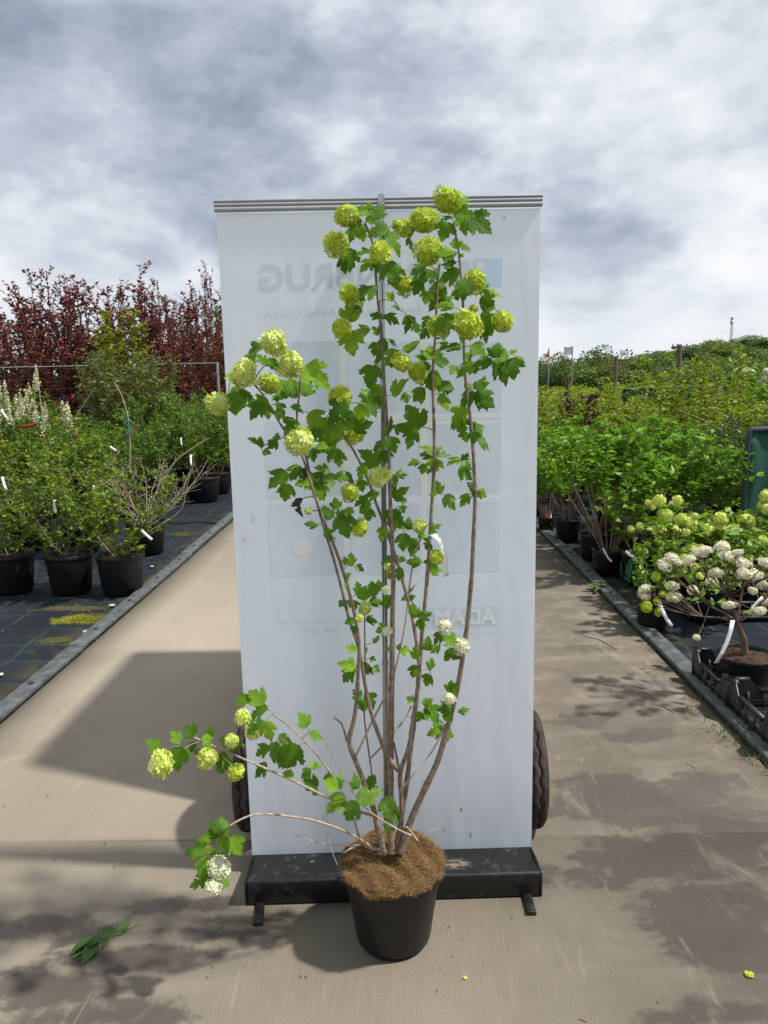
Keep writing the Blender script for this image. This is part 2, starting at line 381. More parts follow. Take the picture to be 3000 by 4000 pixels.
# --- moss and tufts (nobody could count these)
M_moss = leaf_mat('moss', (.17, .18, .012), (.26, .25, .012), .2, .8, (.13, .09, .02))
M_grass = leaf_mat('grass', (.035, .075, .012), (.07, .12, .02), .3, .6, (.14, .11, .04))
def blades(P, h, wd, lean, r):
    nn = len(P); a = r.uniform(0, 2*pi, nn); D = np.stack([np.cos(a)*lean, np.sin(a)*lean, np.ones(nn)], -1)*(h*r.uniform(.5, 1.2, nn))[:, None]
    S = np.stack([-np.sin(a), np.cos(a), np.zeros(nn)], -1)*wd
    V = np.stack([P - S, P + S, P + D], 1).reshape(-1, 3); return V, np.arange(nn*3).reshape(-1, 3)
g = G()
for (mx_, my_), rx, ry, nn in (((180, 1335), .13, .10, 900), ((120, 1385), .15, .09, 60), ((395, 1152), .2, .14, 60), ((140, 1312), .25, .1, 80)):
    p = at_ground(mx_*K, my_*K); q = rng.normal(0, 1, (nn, 2))*(rx*.5, ry*.5)
    V, F = blades(np.c_[p[0] + q[:, 0], p[1] + q[:, 1], np.full(nn, -.004)], .008, .0032, .9, rng); g.add(V, F)
tag(g.obj('moss', M_moss), 'yellow green moss patches on the black fabric left of the path', kind='stuff')
g = G()
spots = []
for y in np.arange(2.2, 12, .06):
    for x, pr in ((XL - .004, .25), (XR + .004, .5), (XR + .13, .22)):
        if rng.random() < pr: spots.append((x + rng.normal(0, .012), y + rng.normal(0, .03), rng.uniform(.2, 1)))
for bx, by, s_ in ((1635, 1640, 2.6), (1560, 1590, 2.0), (1470, 1420, 1.2), (1340, 1300, 1.3), (1290, 1275, 1.6), (210, 1355, 1.8), (165, 1385, 1.4), (385, 1190, 1.2), (1500, 1535, 1.6), (1655, 1650, 2.)):
    p = at_ground(bx*K, by*K); spots.append((p[0], p[1], s_))
for x, y, s_ in spots:
    nn = int(16*s_) + 6
    V, F = blades(np.c_[x + rng.normal(0, .012*(1 + s_), nn), y + rng.normal(0, .03*s_, nn), np.full(nn, 0)], .016*s_ + .006, .0022, .9, rng); g.add(V, F)
tag(g.obj('grass', M_grass), 'small weed and grass tufts along the kerb strips', kind='stuff')

g = G(); nn = 900
X = np.concatenate([rng.uniform(-7, XL - .12, nn), rng.uniform(XR + .12, 4, nn//2)]); Y = rng.uniform(2.2, 9, len(X)); nn = len(X); a = rng.uniform(0, 6.28, nn); L = rng.uniform(.006, .03, nn); Wd = L*rng.uniform(.15, .5, nn)
D = np.stack([np.cos(a), np.sin(a), rng.normal(0, .12, nn)], -1)*L[:, None]; S = np.stack([-np.sin(a), np.cos(a), 0*a], -1)*Wd[:, None]/2; P = np.stack([X, Y, np.full(nn, .002)], -1)
i = np.arange(nn)[:, None]*4; g.add(np.stack([P - S*.3, P + D*.4 + S + (0, 0, .003), P + D, P + D*.4 - S], 1).reshape(-1, 3), np.concatenate([i + (0, 1, 2), i + (0, 2, 3)], 0))
tag(g.obj('litter', leaf_mat('dry_litter', (.05, .035, .02), (.13, .10, .06), .05, .9, (.30, .26, .19))), 'dry leaf bits and crumbs strewn over the black fabric', kind='stuff')
# ================================================================== ROLL-UP BANNER seen from behind
BY = 2.17
BL, BR = -.474, .411                              # left and right edge
banner = tag(empty('roll_up_banner', (-.03, BY, 0), .03), 'tall white roll-up banner seen from behind on a black base with chrome pole', 'banner')
def bl(x): return x + .03                         # banner-local x
m, n, b = mk_mat('banner_fabric'); M_ban = m
co = n.new('ShaderNodeTexCoord').outputs['Object']
cb = n.ramp(n.noise(co, 2.2, 4), [(.3, (.81, .87, .955)), (.7, (.84, .895, .97))])
sp = n.noise(n.new('ShaderNodeMapping', {'Vector': co, 'Scale': (1, 1, .6)}).outputs[0], 38, 4, .7)
area = n.noise(co, 3.1, 2)
cb = n.mix(n.math('MULTIPLY', n.step(sp, .69, .72), n.step(area, .52, .62)), cb, (.16, .15, .14))
smu = n.noise(co, 17, 5, .7, 1.2); cb = n.mix(n.step(smu, .70, .78, 0, .4), cb, (.30, .30, .29))
for (sx, sy), rx, rz, cc_ in (((997, 1752), .007, .013, (.36, .31, .25)), ((1017, 1806), .006, .014, (.33, .30, .26)), ((958, 1795), .004, .010, (.42, .40, .37)), ((1090, 815), .005, .016, (.22, .21, .20)), ((1090, 470), .007, .010, (.45, .44, .43)), ((530, 1165), .03, .03, (.30, .28, .26)), ((548, 1120), .02, .06, (.32, .30, .28)), ((1135, 630), .02, .012, (.50, .49, .47))):
    q0_ = at_depth(sx*K, sy*K, BY); v_ = n.new('ShaderNodeMapping', {'Vector': n.vmath('SUBTRACT', co, (bl(q0_[0]), 0, q0_[2])), 'Scale': (1/rx, 0, 1/rz)}).outputs[0]
    f_ = n.math('SUBTRACT', 1.0, n.math('MINIMUM', n.vmath('LENGTH', v_), 1.0)); nz_ = n.noise(co, 110 if rx < .015 else 190, 4, .65)
    cb = n.mix(n.step(n.math('ADD', n.math('MULTIPLY', f_, .5 if rx < .015 else .22), nz_), .68 if rx < .015 else .70, .76), cb, cc_)
low = n.noise(n.new('ShaderNodeMapping', {'Vector': co, 'Scale': (1, 1, .35)}).outputs[0], 26, 4, .6)
lz = n.step(n.new('ShaderNodeSeparateXYZ', {0: co}).outputs[2], .75, .15)
cb = n.mix(n.math('MULTIPLY', n.math('MULTIPLY', lz, n.step(low, .66, .74)), .5), cb, (.30, .27, .23))
n.put(b.inputs['Base Color'], cb); b.inputs['Roughness'].default_value = .6; b.inputs['Specular IOR Level'].default_value = .08
n.put(b.inputs['Normal'], n.new('ShaderNodeBump', {'Strength': .17, 'Distance': .06, 'Height': n.math('ADD', n.noise(n.new('ShaderNodeMapping', {'Vector': co, 'Scale': (3.2, 1, .8)}).outputs[0], 1.3, 3), n.math('MULTIPLY', n.noise(co, 240, 2), .02))}))
tr = n.new('ShaderNodeBsdfTranslucent', {'Color': (.84, .88, .93, 1)}); n.put(n.n['Material Output'].inputs[0], n.new('ShaderNodeMixShader', {0: .34, 1: b.outputs[0], 2: tr}))
# sheet, very slightly bowed
g = G(); nx, nz = 13, 25
xs = np.linspace(bl(BL), bl(BR), nx); zs = np.linspace(.045, 1.985, nz)
X, Z = np.meshgrid(xs, zs); Yb = 0*X
def grid_faces(nx, nz, o=0, flip=False):
    i = o + np.arange(nz - 1)[:, None]*nx + np.arange(nx - 1)[None]
    f = np.stack([i, i + 1, i + nx + 1, i + nx], -1).reshape(-1, 4); return f[:, ::-1] if flip else f
V = np.stack([X, Yb, Z], -1).reshape(-1, 3); g.add(V, grid_faces(nx, nz))
g.obj('banner_sheet', M_ban, banner, smooth=True)
# the print shows through the cloth, mirrored
M_pr_blue = simple('blue_print_showing_through', (.775, .85, .95), .6, .05, nscale=6, namt=.05)
M_pr_cream = simple('cream_print_showing_through', (.92, .925, .91), .6, .05)
M_pr_logo = simple('sky_blue_print_showing_through', (.65, .79, .95), .6, .05)
M_pr_ink = simple('grey_blue_lettering_showing_through', (.70, .77, .87), .6, .05)
M_pr_thin = simple('thin_grey_lettering_showing_through', (.70, .745, .82), .6, .05)
M_pr_teal = simple('teal_print_showing_through', (.72, .82, .90), .6, .05)
M_pr_pale = simple('pale_print_showing_through', (.92, .935, .95), .6, .05)
for q_ in (M_pr_blue, M_pr_cream, M_pr_logo, M_pr_ink, M_pr_thin, M_pr_teal, M_pr_pale):   # ink in thin cloth lets light through too
    n = NT(q_.node_tree); b_ = n.n['Principled BSDF']; tr_ = n.new('ShaderNodeBsdfTranslucent')
    if b_.inputs['Base Color'].links: n.put(tr_.inputs[0], b_.inputs['Base Color'].links[0].from_socket)
    else: tr_.inputs[0].default_value = b_.inputs['Base Color'].default_value
    n.put(n.n['Material Output'].inputs[0], n.new('ShaderNodeMixShader', {0: .12, 1: b_.outputs[0], 2: tr_}))
def on_banner(x, y): p = at_depth(x, y, BY); return bl(p[0]), p[2]
def panel(name, x0, y0, x1, y1, mat, lift=.0004):
    a = on_banner(x0, y1); c = on_banner(x1, y0); g = G()
    g.add([(a[0], -lift, a[1]), (c[0], -lift, a[1]), (c[0], -lift, c[1]), (a[0], -lift, c[1])], [(0, 1, 2, 3)]); return g.obj(name, mat, banner)
for i, (x0, y0, x1, y1) in enumerate([(1062, 1331, 1326, 1612), (1352, 1331, 1643, 1612), (1672, 1331, 1964, 1612), (1047, 1655, 1335, 1942), (1360, 1652, 1643, 1936), (1672, 1652, 1960, 1930),
                       (1062, 1965, 1340, 2250), (1368, 1965, 1646, 2242), (1674, 1960, 1956, 2238)]):
    panel('print_picture', x0, y0, x1, y1, M_pr_blue)
for x0, y0, x1, y1 in ((1050, 1614, 1966, 1650), (1055, 1944, 1960, 1958), (1328, 1331, 1350, 1612), (1645, 1331, 1670, 1612), (1337, 1655, 1358, 1936), (1645, 1652, 1670, 1936)):
    panel('print_border', x0, y0, x1, y1, M_pr_cream, .0006)
panel('print_logo', 1848, 1006, 1965, 1120, M_pr_logo)
def disc_on(name, x, y, r, mat, seg=20, lift=.0008):
    c = on_banner(x, y); rr = r/FPX*2.2; a = np.arange(seg)*2*pi/seg
    g = G(); V = np.c_[c[0] + rr*np.cos(a), np.full(seg, -lift), c[1] + rr*np.sin(a)]
    g.add(np.vstack([V, [c[0], -lift, c[1]]]), [(i, (i + 1) % seg, seg) for i in range(seg)]); g.obj(name, mat, banner)
disc_on('print_dot', 1877, 1037, 15, M_pr_pale); disc_on('print_dot', 1182, 2133, 38, M_pr_pale)
panel('print_signboard', 1672, 2372, 1950, 2450, M_pr_teal)
def lettering(name, txt, xl, xr, ytop, ybot, mat, bold=0., lift=.0008):
    """text seen through the cloth from behind: mirrored left to right"""
    cu = bpy.data.curves.new(name, 'FONT'); cu.body = txt; cu.offset = bold; cu.resolution_u = 3
    to = bpy.data.objects.new('tmp', cu); COL.objects.link(to)
    dg = bpy.context.evaluated_depsgraph_get(); me = bpy.data.meshes.new_from_object(to.evaluated_get(dg))
    bpy.data.objects.remove(to)
    co_ = np.empty(len(me.vertices)*3); me.vertices.foreach_get('co', co_); co_ = co_.reshape(-1, 3)
    mn, mxx = co_.min(0), co_.max(0)
    a = on_banner(xl, ybot); c = on_banner(xr, ytop)
    u = (co_[:, 0] - mn[0])/(mxx[0] - mn[0]); v = (co_[:, 1] - mn[1])/(mxx[1] - mn[1])
    P = np.c_[c[0] - u*(c[0] - a[0]), np.full(len(u), -lift), a[1] + v*(c[1] - a[1])]
    me.vertices.foreach_set('co', P.ravel()); me.materials.clear(); me.materials.append(mat); me.name = name; me.update()
    link(bpy.data.objects.new(name, me), banner)
lettering('print_lettering', 'BARENBRUG', 1018, 1838, 1014, 1136, M_pr_ink, .022)
lettering('print_lettering', 'ŠPIČKOVÁ TRAVNÍ OSIVA', 1030, 1645, 1192, 1243, M_pr_thin)
lettering('print_lettering', 'ADAM', 1700, 1940, 2380, 2444, M_pr_pale, .03, .0012)
lettering('print_lettering', 'ZAHRADNICTVÍ', 1700, 1946, 2468, 2484, M_pr_thin)
lettering('print_lettering', 'Brno, Lelekovice 866', 1082, 1400, 2412, 2436, M_pr_thin)
lettering('print_lettering', '541 209 720', 1195, 1400, 2448, 2472, M_pr_thin)
# top rail
rail = G(); zt = 2.02
prof = [(-.012, 0), (-.012, -.0135), (-.007, -.014), (-.007, -.0175), (-.0115, -.018), (-.0115, -.0335), (-.006, -.034), (-.006, -.0375), (-.011, -.038), (-.011, -.0585), (-.007, -.059), (-.007, -.061), (.006, -.061), (.006, 0)]
L0, L1 = bl(BL) - .004, bl(BR) + .004
prof = [(y*.8, z*.50) for y, z in prof]; V = [(L0, y, zt + z) for y, z in prof] + [(L1, y, zt + z) for y, z in prof]; k = len(prof)
rail.add(V, [(i, (i + 1) % k, k + (i + 1) % k, k + i) for i in range(k)])
for e in (0, k): 
    rail.add([V[e + i] for i in range(k)] + [(V[e][0], -.002, zt - .02)], [(i, (i + 1) % k, k) for i in range(k)])
ro = rail.obj('top_rail', M_alu, banner)
# the rail follows the small lean of the banner: right end a touch lower in the world
pole = G()
px0 = bl(at_depth(835*K, 1845*K, BY - .012)[0]); px1 = bl(at_depth(823*K, 430*K, BY - .012)[0])
def pole_x(z): return px0 + (px1 - px0)*z/2.0
for z0, z1, r in ((.05, .70, .0092), (.70, 1.36, .0082), (1.36, 2.012, .0072)):
    pole.tube([(pole_x(z0), -.022, z0), (pole_x(z1), -.022, z1)], r, 14)
    if z0 > .1: pole.tube([(pole_x(z0 - .006), -.022, z0 - .006), (pole_x(z0 + .004), -.022, z0 + .004)], .0105, 14)
pole.obj('support_pole', M_chrome, banner, smooth=True)
g = G(); g.box(pole_x(2) - .009, pole_x(2) + .009, -.034, -.012, 1.985, 2.022); g.obj('rail_hook', M_chrome, banner, bevel=.002)
# base cassette
m, n, b = mk_mat('scuffed_black_metal'); M_base = m
co = n.new('ShaderNodeTexCoord').outputs['Object']
cc = n.mix(n.step(n.noise(co, 22, 6, .7), .54, .74), (.006, .0062, .007), (.05, .05, .05))
cc = n.mix(n.step(n.noise(n.new('ShaderNodeMapping', {'Vector': co, 'Scale': (1, 1, .3)}).outputs[0], 34, 5, .7), .64, .70, 0, .8), cc, (.26, .25, .24))
pw = n.vmath('LENGTH', n.new('ShaderNodeMapping', {'Vector': n.vmath('SUBTRACT', co, (bl(.16), -.10, .068)), 'Scale': (14, 22, 60)}).outputs[0])
cc = n.mix(n.math('MULTIPLY', n.step(pw, 1.1, .1), n.step(n.noise(co, 60, 5), .35, .6)), cc, (.27, .23, .17))
n.put(b.inputs['Base Color'], cc); n.put(b.inputs['Roughness'], n.ramp(n.noise(co, 9, 5), [(.3, (.28,)*3), (.7, (.55,)*3)]))
base_ = G(); q0, q1 = bl(-.464), bl(.402)
prof = [(-.150, .016), (-.152, .072), (-.146, .078), (-.02, .060), (.045, .052), (.05, .016)]
prof = [(-.155, .003), (-.157, .078), (-.151, .083), (-.012, .062), (.05, .058), (.055, .003)]
k = len(prof); V = [(q0, y, z) for y, z in prof] + [(q1, y, z) for y, z in prof]
base_.add(V, [(i, (i + 1) % k, k + (i + 1) % k, k + i) for i in range(k)]); base_.obj('base_cassette', M_base, banner, bevel=.003)
for e in (0, 1):
    g = G(); x = q0 - .003 if e == 0 else q1 + .003
    P = [(x, y, z) for y, z in prof]; P2 = [(x + (.006 if e else -.006), y, z) for y, z in prof]
    g.add(P + P2, [(i, (i + 1) % k, k + (i + 1) % k, k + i) for i in range(k)]); g.add(P + [(x, -.05, .045)], [(i, (i + 1) % k, k) for i in range(k)]); g.add(P2 + [(P2[0][0], -.05, .045)], [(i, (i + 1) % k, k) for i in range(k)])
    g.obj('end_cap', M_base, banner)
for fx, fy, rot in ((557, 1975, .06), (1141, 1965, -.02)):
    p = at_ground(fx*K, fy*K); g = G(); g.box(-.0135, .0135, -.036, .14, .002, .011)
    g.box(-.0135, .0135, -.038, -.026, 0, .014)
    o = g.obj('swivel_foot', M_base, banner, bevel=.002); o.location = (p[0] + .03, p[1] - BY, 0); o.rotation_euler = (0, 0, rot)
g = G()
for q in range(5):
    g.box(-.009, .009, -.001, 0, q*.0125, q*.0125 + .0115)
o = g.obj('sticker', simple('worn_grey_sticker', (.17, .17, .17), .5, nscale=60, namt=.6), banner); p = at_depth(638*K, 1945*K, BY - .152); o.location = (bl(p[0]), -.1515, .017)
sticker_marks = G()

# ================================================================== small trailer half hidden behind the banner
TX = -.035
trailer = tag(empty('box_trailer', (TX, 2.43, 0)), 'small trailer behind the banner with its two black tyres showing at the sides', 'trailer')
M_rub = simple('dusty_tyre_rubber', (.040, .032, .026), .85, .25, nscale=18, namt=.55, bump=.4, bscale=90)
g = G()                                           # body with a sloped nose
hw = .42; P2 = [(.10, .42), (.33, 1.70), (1.64, 1.70), (1.64, .42)]
V = [(-hw, y, z) for y, z in P2] + [(hw, y, z) for y, z in P2]
g.add(V, [(0, 3, 2, 1), (4, 5, 6, 7)] + [(i, (i + 1) % 4, 4 + (i + 1) % 4, 4 + i) for i in range(4)])
g.obj('box_body', M_white, trailer, bevel=.012)
g = G(); g.box(-.40, .40, .0, 1.62, .36, .418); g.box(-.03, .03, -.1, .0, .34, .40); g.obj('chassis', M_black, trailer)
g = G(); g.tube([(-.47, 0, .2), (.47, 0, .2)], .018, 10); g.tube([(-.2, 0, .2), (-.2, .2, .38)], .016, 8); g.tube([(.2, 0, .2), (.2, .2, .38)], .016, 8); g.obj('axle', M_steel, trailer)
g = G(); g.tube([(0, 1.5, .37), (0, 1.5, .02)], .02, 10); g.lathe([(0, .0), (.05, .0), (.05, .012), (0, .014)], 14, c=(0, 1.5, 0)); g.obj('prop_stand', M_steel, trailer)
def wheel(x):
    wh = empty('wheel', (x, 0, .2)); wh.parent = trailer
    R, W, N = .2, .112, 84
    g = G(); a = np.arange(N)*2*pi/N
    zig = np.where(np.arange(N) % 4 < 2, 1, -1)*.0035
    cols = []                                     # (axial, radius, wiggle)
    S = [(-.5, .66, 0), (-.53, .80, 0), (-.50, .915, 0), (-.42, .972, 0), (-.385, .985, 0)]
    for c in (-.24, .0, .24):
        S += [(c - .030, .997, 1), (c - .018, .95, 1), (c + .018, .95, 1), (c + .030, .997, 1)]
    S += [(.385, .985, 0), (.42, .972, 0), (.50, .915, 0), (.53, .80, 0), (.5, .66, 0)]
    for ax, rr, wg in S:
        cols.append(np.stack([ax*W + wg*zig, rr*R*np.cos(a), rr*R*np.sin(a)], -1))
    V = np.stack(cols, 0); k = len(S)
    i = np.arange(k - 1)[:, None]*N; j = np.arange(N)[None]; j2 = (j + 1) % N
    g.add(V.reshape(-1, 3), np.stack([i + j, i + N + j, i + N + j2, i + j2], -1).reshape(-1, 4)); g.obj('tyre', M_rub, wh)
    g = G(); g.lathe([(0, -.03), (.03, -.035), (.05, -.02), (.10, -.025), (.128, -.056), (.134, -.056), (.134, .056), (.128, .056), (.10, .025), (.05, .02), (.03, .035), (0, .03)], 24, axis='x'); g.obj('rim', M_steel, wh, smooth=True)
wheel(-.458); wheel(.458)

# ================================================================== THE SNOWBALL SHRUB in the middle
# leaf blades: lobed outline bent in several ways; one mesh shared by alike leaves
HALF = [(.10, -.035), (.22, .03), (.34, .10), (.37, .19), (.46, .25), (.46, .35), (.56, .43), (.53, .50), (.60, .66), (.50, .60), (.45, .66), (.34, .58), (.245, .555),
        (.27, .66), (.345, .74), (.27, .755), (.27, .85), (.17, .86), (.13, .96)]
def lobed_leaf(name, mats, fold, droop, twist, wav, seed, width=1., half=HALF):
    r = np.random.default_rng(seed)
    jl = [(x*width*(1 + r.normal(0, .05)), y + r.normal(0, .012)) for x, y in half]; jr = [(-x*width*(1 + r.normal(0, .05)), y + r.normal(0, .012)) for x, y in half]
    out_ = [(0, 0)] + jl + [(r.normal(0, .03), 1.08)] + jr[::-1]
    mid = [(0, y) for y in (.2, .4, .6, .82)] + [(sx*width*x, y) for sx in (1, -1) for x, y in ((.2, .25), (.36, .45), (.17, .44))]
    pts = [Vector(p) for p in out_ + mid]; no = len(out_)
    vo, eo, fo, *_ = delaunay_2d_cdt(pts, [(i, (i + 1) % no) for i in range(no)], [], 1, 1e-5)
    P = np.array([(v.x, v.y) for v in vo]); T = np.array([f for f in fo if len(f) == 3])
    x, y = P[:, 0], P[:, 1]
    z = fold*np.abs(x) - droop*(y**2) - .45*droop*x**2 + twist*x*(y - .3) + wav*np.sin(x*9 + seed)*np.sin(y*7 + seed*2)
    a = P[T]; cr = np.cross(a[:, 1] - a[:, 0], a[:, 2] - a[:, 0]); T[cr < 0] = T[cr < 0][:, ::-1]
    me = fast_mesh(name, np.c_[x, y, z], T, mats, None, True)
    uv = me.uv_layers.new(name='UVMap'); idx = np.empty(len(me.loops), np.int32); me.loops.foreach_get('vertex_index', idx)
    uv.data.foreach_set('uv', np.c_[x[idx]*.8 + .5, y[idx]].astype(np.float32).ravel()); return me
M_leaf = leaf_mat('snowball_leaf', (.060, .160, .006), (.110, .25, .010), .42, .5, (.22, .39, .02), 'object', True, .22)
M_young = leaf_mat('young_snowball_leaf', (.08, .21, .018), (.12, .27, .025), .38, .42, (.15, .27, .03), 'object', True, .4)
M_wilt = leaf_mat('wilted_leaf', (.022, .032, .020), (.032, .045, .025), .15, .6, None, 'object', True, .3)
SHP = [(.25, .30, .2, .05), (.12, .55, -.3, .06), (.42, .18, .25, .05), (.05, .75, .2, .07), (.30, .45, -.15, .05), (-.18, .35, .3, .08), (.2, .1, 0, .04), (.5, .6, .35, .05)]
LEAF = [lobed_leaf('leaf', [M_leaf], *p, s, 1 + .12*sin(s*2.)) for s, p in enumerate(SHP)]
LEAF_Y = [lobed_leaf('leaf', [M_young], *p, s + 20, .9) for s, p in enumerate(SHP[:4])]
LEAF_W = [lobed_leaf('leaf', [M_wilt], .9, .3, .4, .1, 40, .8), lobed_leaf('leaf', [M_wilt], 1.2, .2, -.4, .12, 41, .8)]
def floret_head(name, mat, seed, nfl=92, size=.325, squash=1., core=.84, lumpy=.17):
    """a ball of five-petalled florets, radius 1"""
    r = np.random.default_rng(seed); g = G()
    k = np.arange(nfl) + .5; ph = np.arccos(1 - 2*k/nfl); th = pi*(1 + 5**.5)*k
    N = np.stack([np.cos(th)*np.sin(ph), np.sin(th)*np.sin(ph), np.cos(ph)], -1) + r.normal(0, .05, (nfl, 3)); N /= np.linalg.norm(N, axis=1)[:, None]
    lump = r.normal(0, 1, (5, 3)); lump /= np.linalg.norm(lump, axis=1)[:, None]
    VV, TT = [], []
    for i in range(nfl):
        nn = unit(N[i] + r.normal(0, .30, 3)); u = unit(np.cross(nn, (.3, .2, .9))); v = np.cross(nn, u)
        rad = r.uniform(.90, 1.07)*(1 + lumpy*sum(np.exp(-7*(1 - N[i] @ q)) for q in lump) - .6*lumpy); c = N[i]*(rad - .05); s = size*r.uniform(.72, 1.2); a0 = r.uniform(0, 6.28); b0 = len(VV)*1
        base = sum(len(x) for x in VV); P = [c]
        for q in range(5):
            for da, rr, up in ((-.52, .62, .045), (-.26, 1., .075), (.26, 1., .075), (.52, .62, .045)):
                a = a0 + q*2*pi/5 + da; P.append(c + s*rr*(u*cos(a) + v*sin(a)) + nn*(up*(1 + r.normal(0, .5)) + .02))
        VV.append(np.array(P))
        for q in range(5):
            o = base + 1 + q*4; TT += [(base, o, o + 1), (base, o + 1, o + 2), (base, o + 2, o + 3)]
    g.add(np.vstack(VV)*(1, 1, squash), TT)
    # inner ball so that no light shows through
    prof = [(core*sin(a), -core*cos(a)*squash) for a in np.linspace(0.02, pi - .02, 8)]; g.lathe(prof, 12)
    return g.mesh(name, [mat])
M_lime = leaf_mat('lime_floret', (.46, .58, .035), (.58, .69, .06), .28, .55, (.72, .78, .17), spec=.25)
M_lpale = leaf_mat('pale_lime_floret', (.58, .69, .10), (.72, .80, .19), .28, .55, (.86, .87, .42), spec=.25)
M_cream = leaf_mat('cream_floret', (.72, .74, .42), (.82, .82, .62), .2, .55, (.85, .85, .72), spec=.25)
HEAD = {c: [floret_head('flower_head', mt, s + 3*i, q) for s, q in enumerate((80, 74, 86))] for i, (c, mt) in enumerate((('l', M_lime), ('p', M_lpale), ('c', M_cream)))}
M_bud = leaf_mat('white_viburnum_blossom', (.62, .55, .22), (.84, .82, .66), .2, .6, (.88, .88, .80), spec=.2)
HEAD_W = [floret_head('flower_head', M_bud, 80 + i, 140, .19, .85, .66, .36) for i in range(4)]
HEAD_S = {c: [floret_head('flower_head', mt, 50 + i, 34, .46, .9, .72)] for i, (c, mt) in enumerate((('l', M_lime), ('p', M_lpale), ('c', M_cream)))}

HX, HY = -.028, 1.875
hero = tag(empty('potted_snowball_shrub', (HX, HY, 0)), 'tall snowball shrub with lime green flower balls potted before the white banner', 'shrub')
def loc(P): return np.asarray(P, float) - (HX, HY, 0)
# pot
RZ = .228
g = G(); g.lathe([(0, .004), (.094, .004), (.102, .012), (.104, .02), (.128, .182), (.1285, .186), (.134, .189), (.1355, .196), (.1355, .222), (.133, .228), (.1295, .226), (.128, .195), (.10, .03), (0, .03)], 48)
g.obj('pot', M_black, hero, smooth=True).modifiers.new('edge', 'EDGE_SPLIT').split_angle = radians(40)
# coir mat: domed disc with a ragged fringe of fibres
M_coir = leaf_mat('coir_fibre', (.15, .082, .034), (.26, .155, .068), .15, .85, (.37, .235, .11), spec=.15)
mm, n, b = mk_mat('coir_felt'); M_felt = mm
co = n.new('ShaderNodeTexCoord').outputs['Object']
c0 = n.ramp(n.noise(co, 130, 5, .75, 1.), [(.3, (.045, .024, .011)), (.55, (.145, .083, .037)), (.75, (.27, .17, .08))])
c0 = n.mix(n.step(n.noise(co, 9, 4), .55, .72, 0, .45), c0, (.13, .105, .02))
n.put(b.inputs['Base Color'], c0); b.inputs['Roughness'].default_value = .95; b.inputs['Specular IOR Level'].default_value = .1
n.put(b.inputs['Normal'], n.new('ShaderNodeBump', {'Strength': 1., 'Distance': .01, 'Height': n.noise(co, 170, 4, .7)}))
def mat_z(x, y):
    r = np.hypot(x, y)/.142; x = np.asarray(x); y = np.asarray(y)
    return .233 + .010*(1 - r**2) + .007*np.sin(x*47 + 1)*np.sin(y*39) + .004*np.sin(x*110 + y*60) + .016*np.exp(-((x - .085)**2 + (y - .06)**2)/.0012) - .022*np.exp(-((x + .012)**2 + (y + .01)**2)/.0009) - .05*np.clip(r - .93, 0, 1)
g = G(); rs = np.linspace(0, 1.0, 15)[1:]; ns = 64; a = np.arange(ns)*2*pi/ns
rag = 1 + .025*np.sin(a*3 + 1) + .018*np.sin(a*7)
X = np.concatenate([[0]] + [.142*q*rag*np.cos(a) for q in rs]); Y = np.concatenate([[0]] + [.142*q*rag*np.sin(a) for q in rs]); Z = mat_z(X, Y)
V = np.c_[X, Y, Z]; T = [(0, 1 + j, 1 + (j + 1) % ns) for j in range(ns)]
i = 1 + np.arange(len(rs) - 1)[:, None]*ns; j = np.arange(ns)[None]; j2 = (j + 1) % ns
g.add(V, T); gq = np.stack([i + j, i + ns + j, i + ns + j2, i + j2], -1).reshape(-1, 4); g.add(V, gq)
low = V[-ns:].copy(); low[:, 2] -= .012; low[:, :2] *= .985
g.add(np.vstack([V[-ns:], low]), [(q, ns + q, ns + (q + 1) % ns, (q + 1) % ns) for q in range(ns)])
felt = g.obj('coir_mat', M_felt, hero, smooth=True)
nn = 5200; a = rng.uniform(0, 2*pi, nn); rr = .144*np.sqrt(rng.uniform(0, 1.06, nn)); X, Y = rr*np.cos(a), rr*np.sin(a); Z = mat_z(X, Y) + .001
da = rng.uniform(0, 2*pi, nn); L = rng.uniform(.006, .02, nn); D = np.stack([np.cos(da)*L, np.sin(da)*L, rng.uniform(-.15, .55, nn)*L], -1); S = np.stack([-np.sin(da), np.cos(da), 0*da], -1)*.00055
P = np.stack([X, Y, Z], -1); g = G(); g.add(np.stack([P - S, P + S, P + D + (0, 0, .0008)], 1).reshape(-1, 3), np.arange(nn*3).reshape(-1, 3))
o = g.obj('coir_fibre', M_coir, felt); o['kind'] = 'stuff'

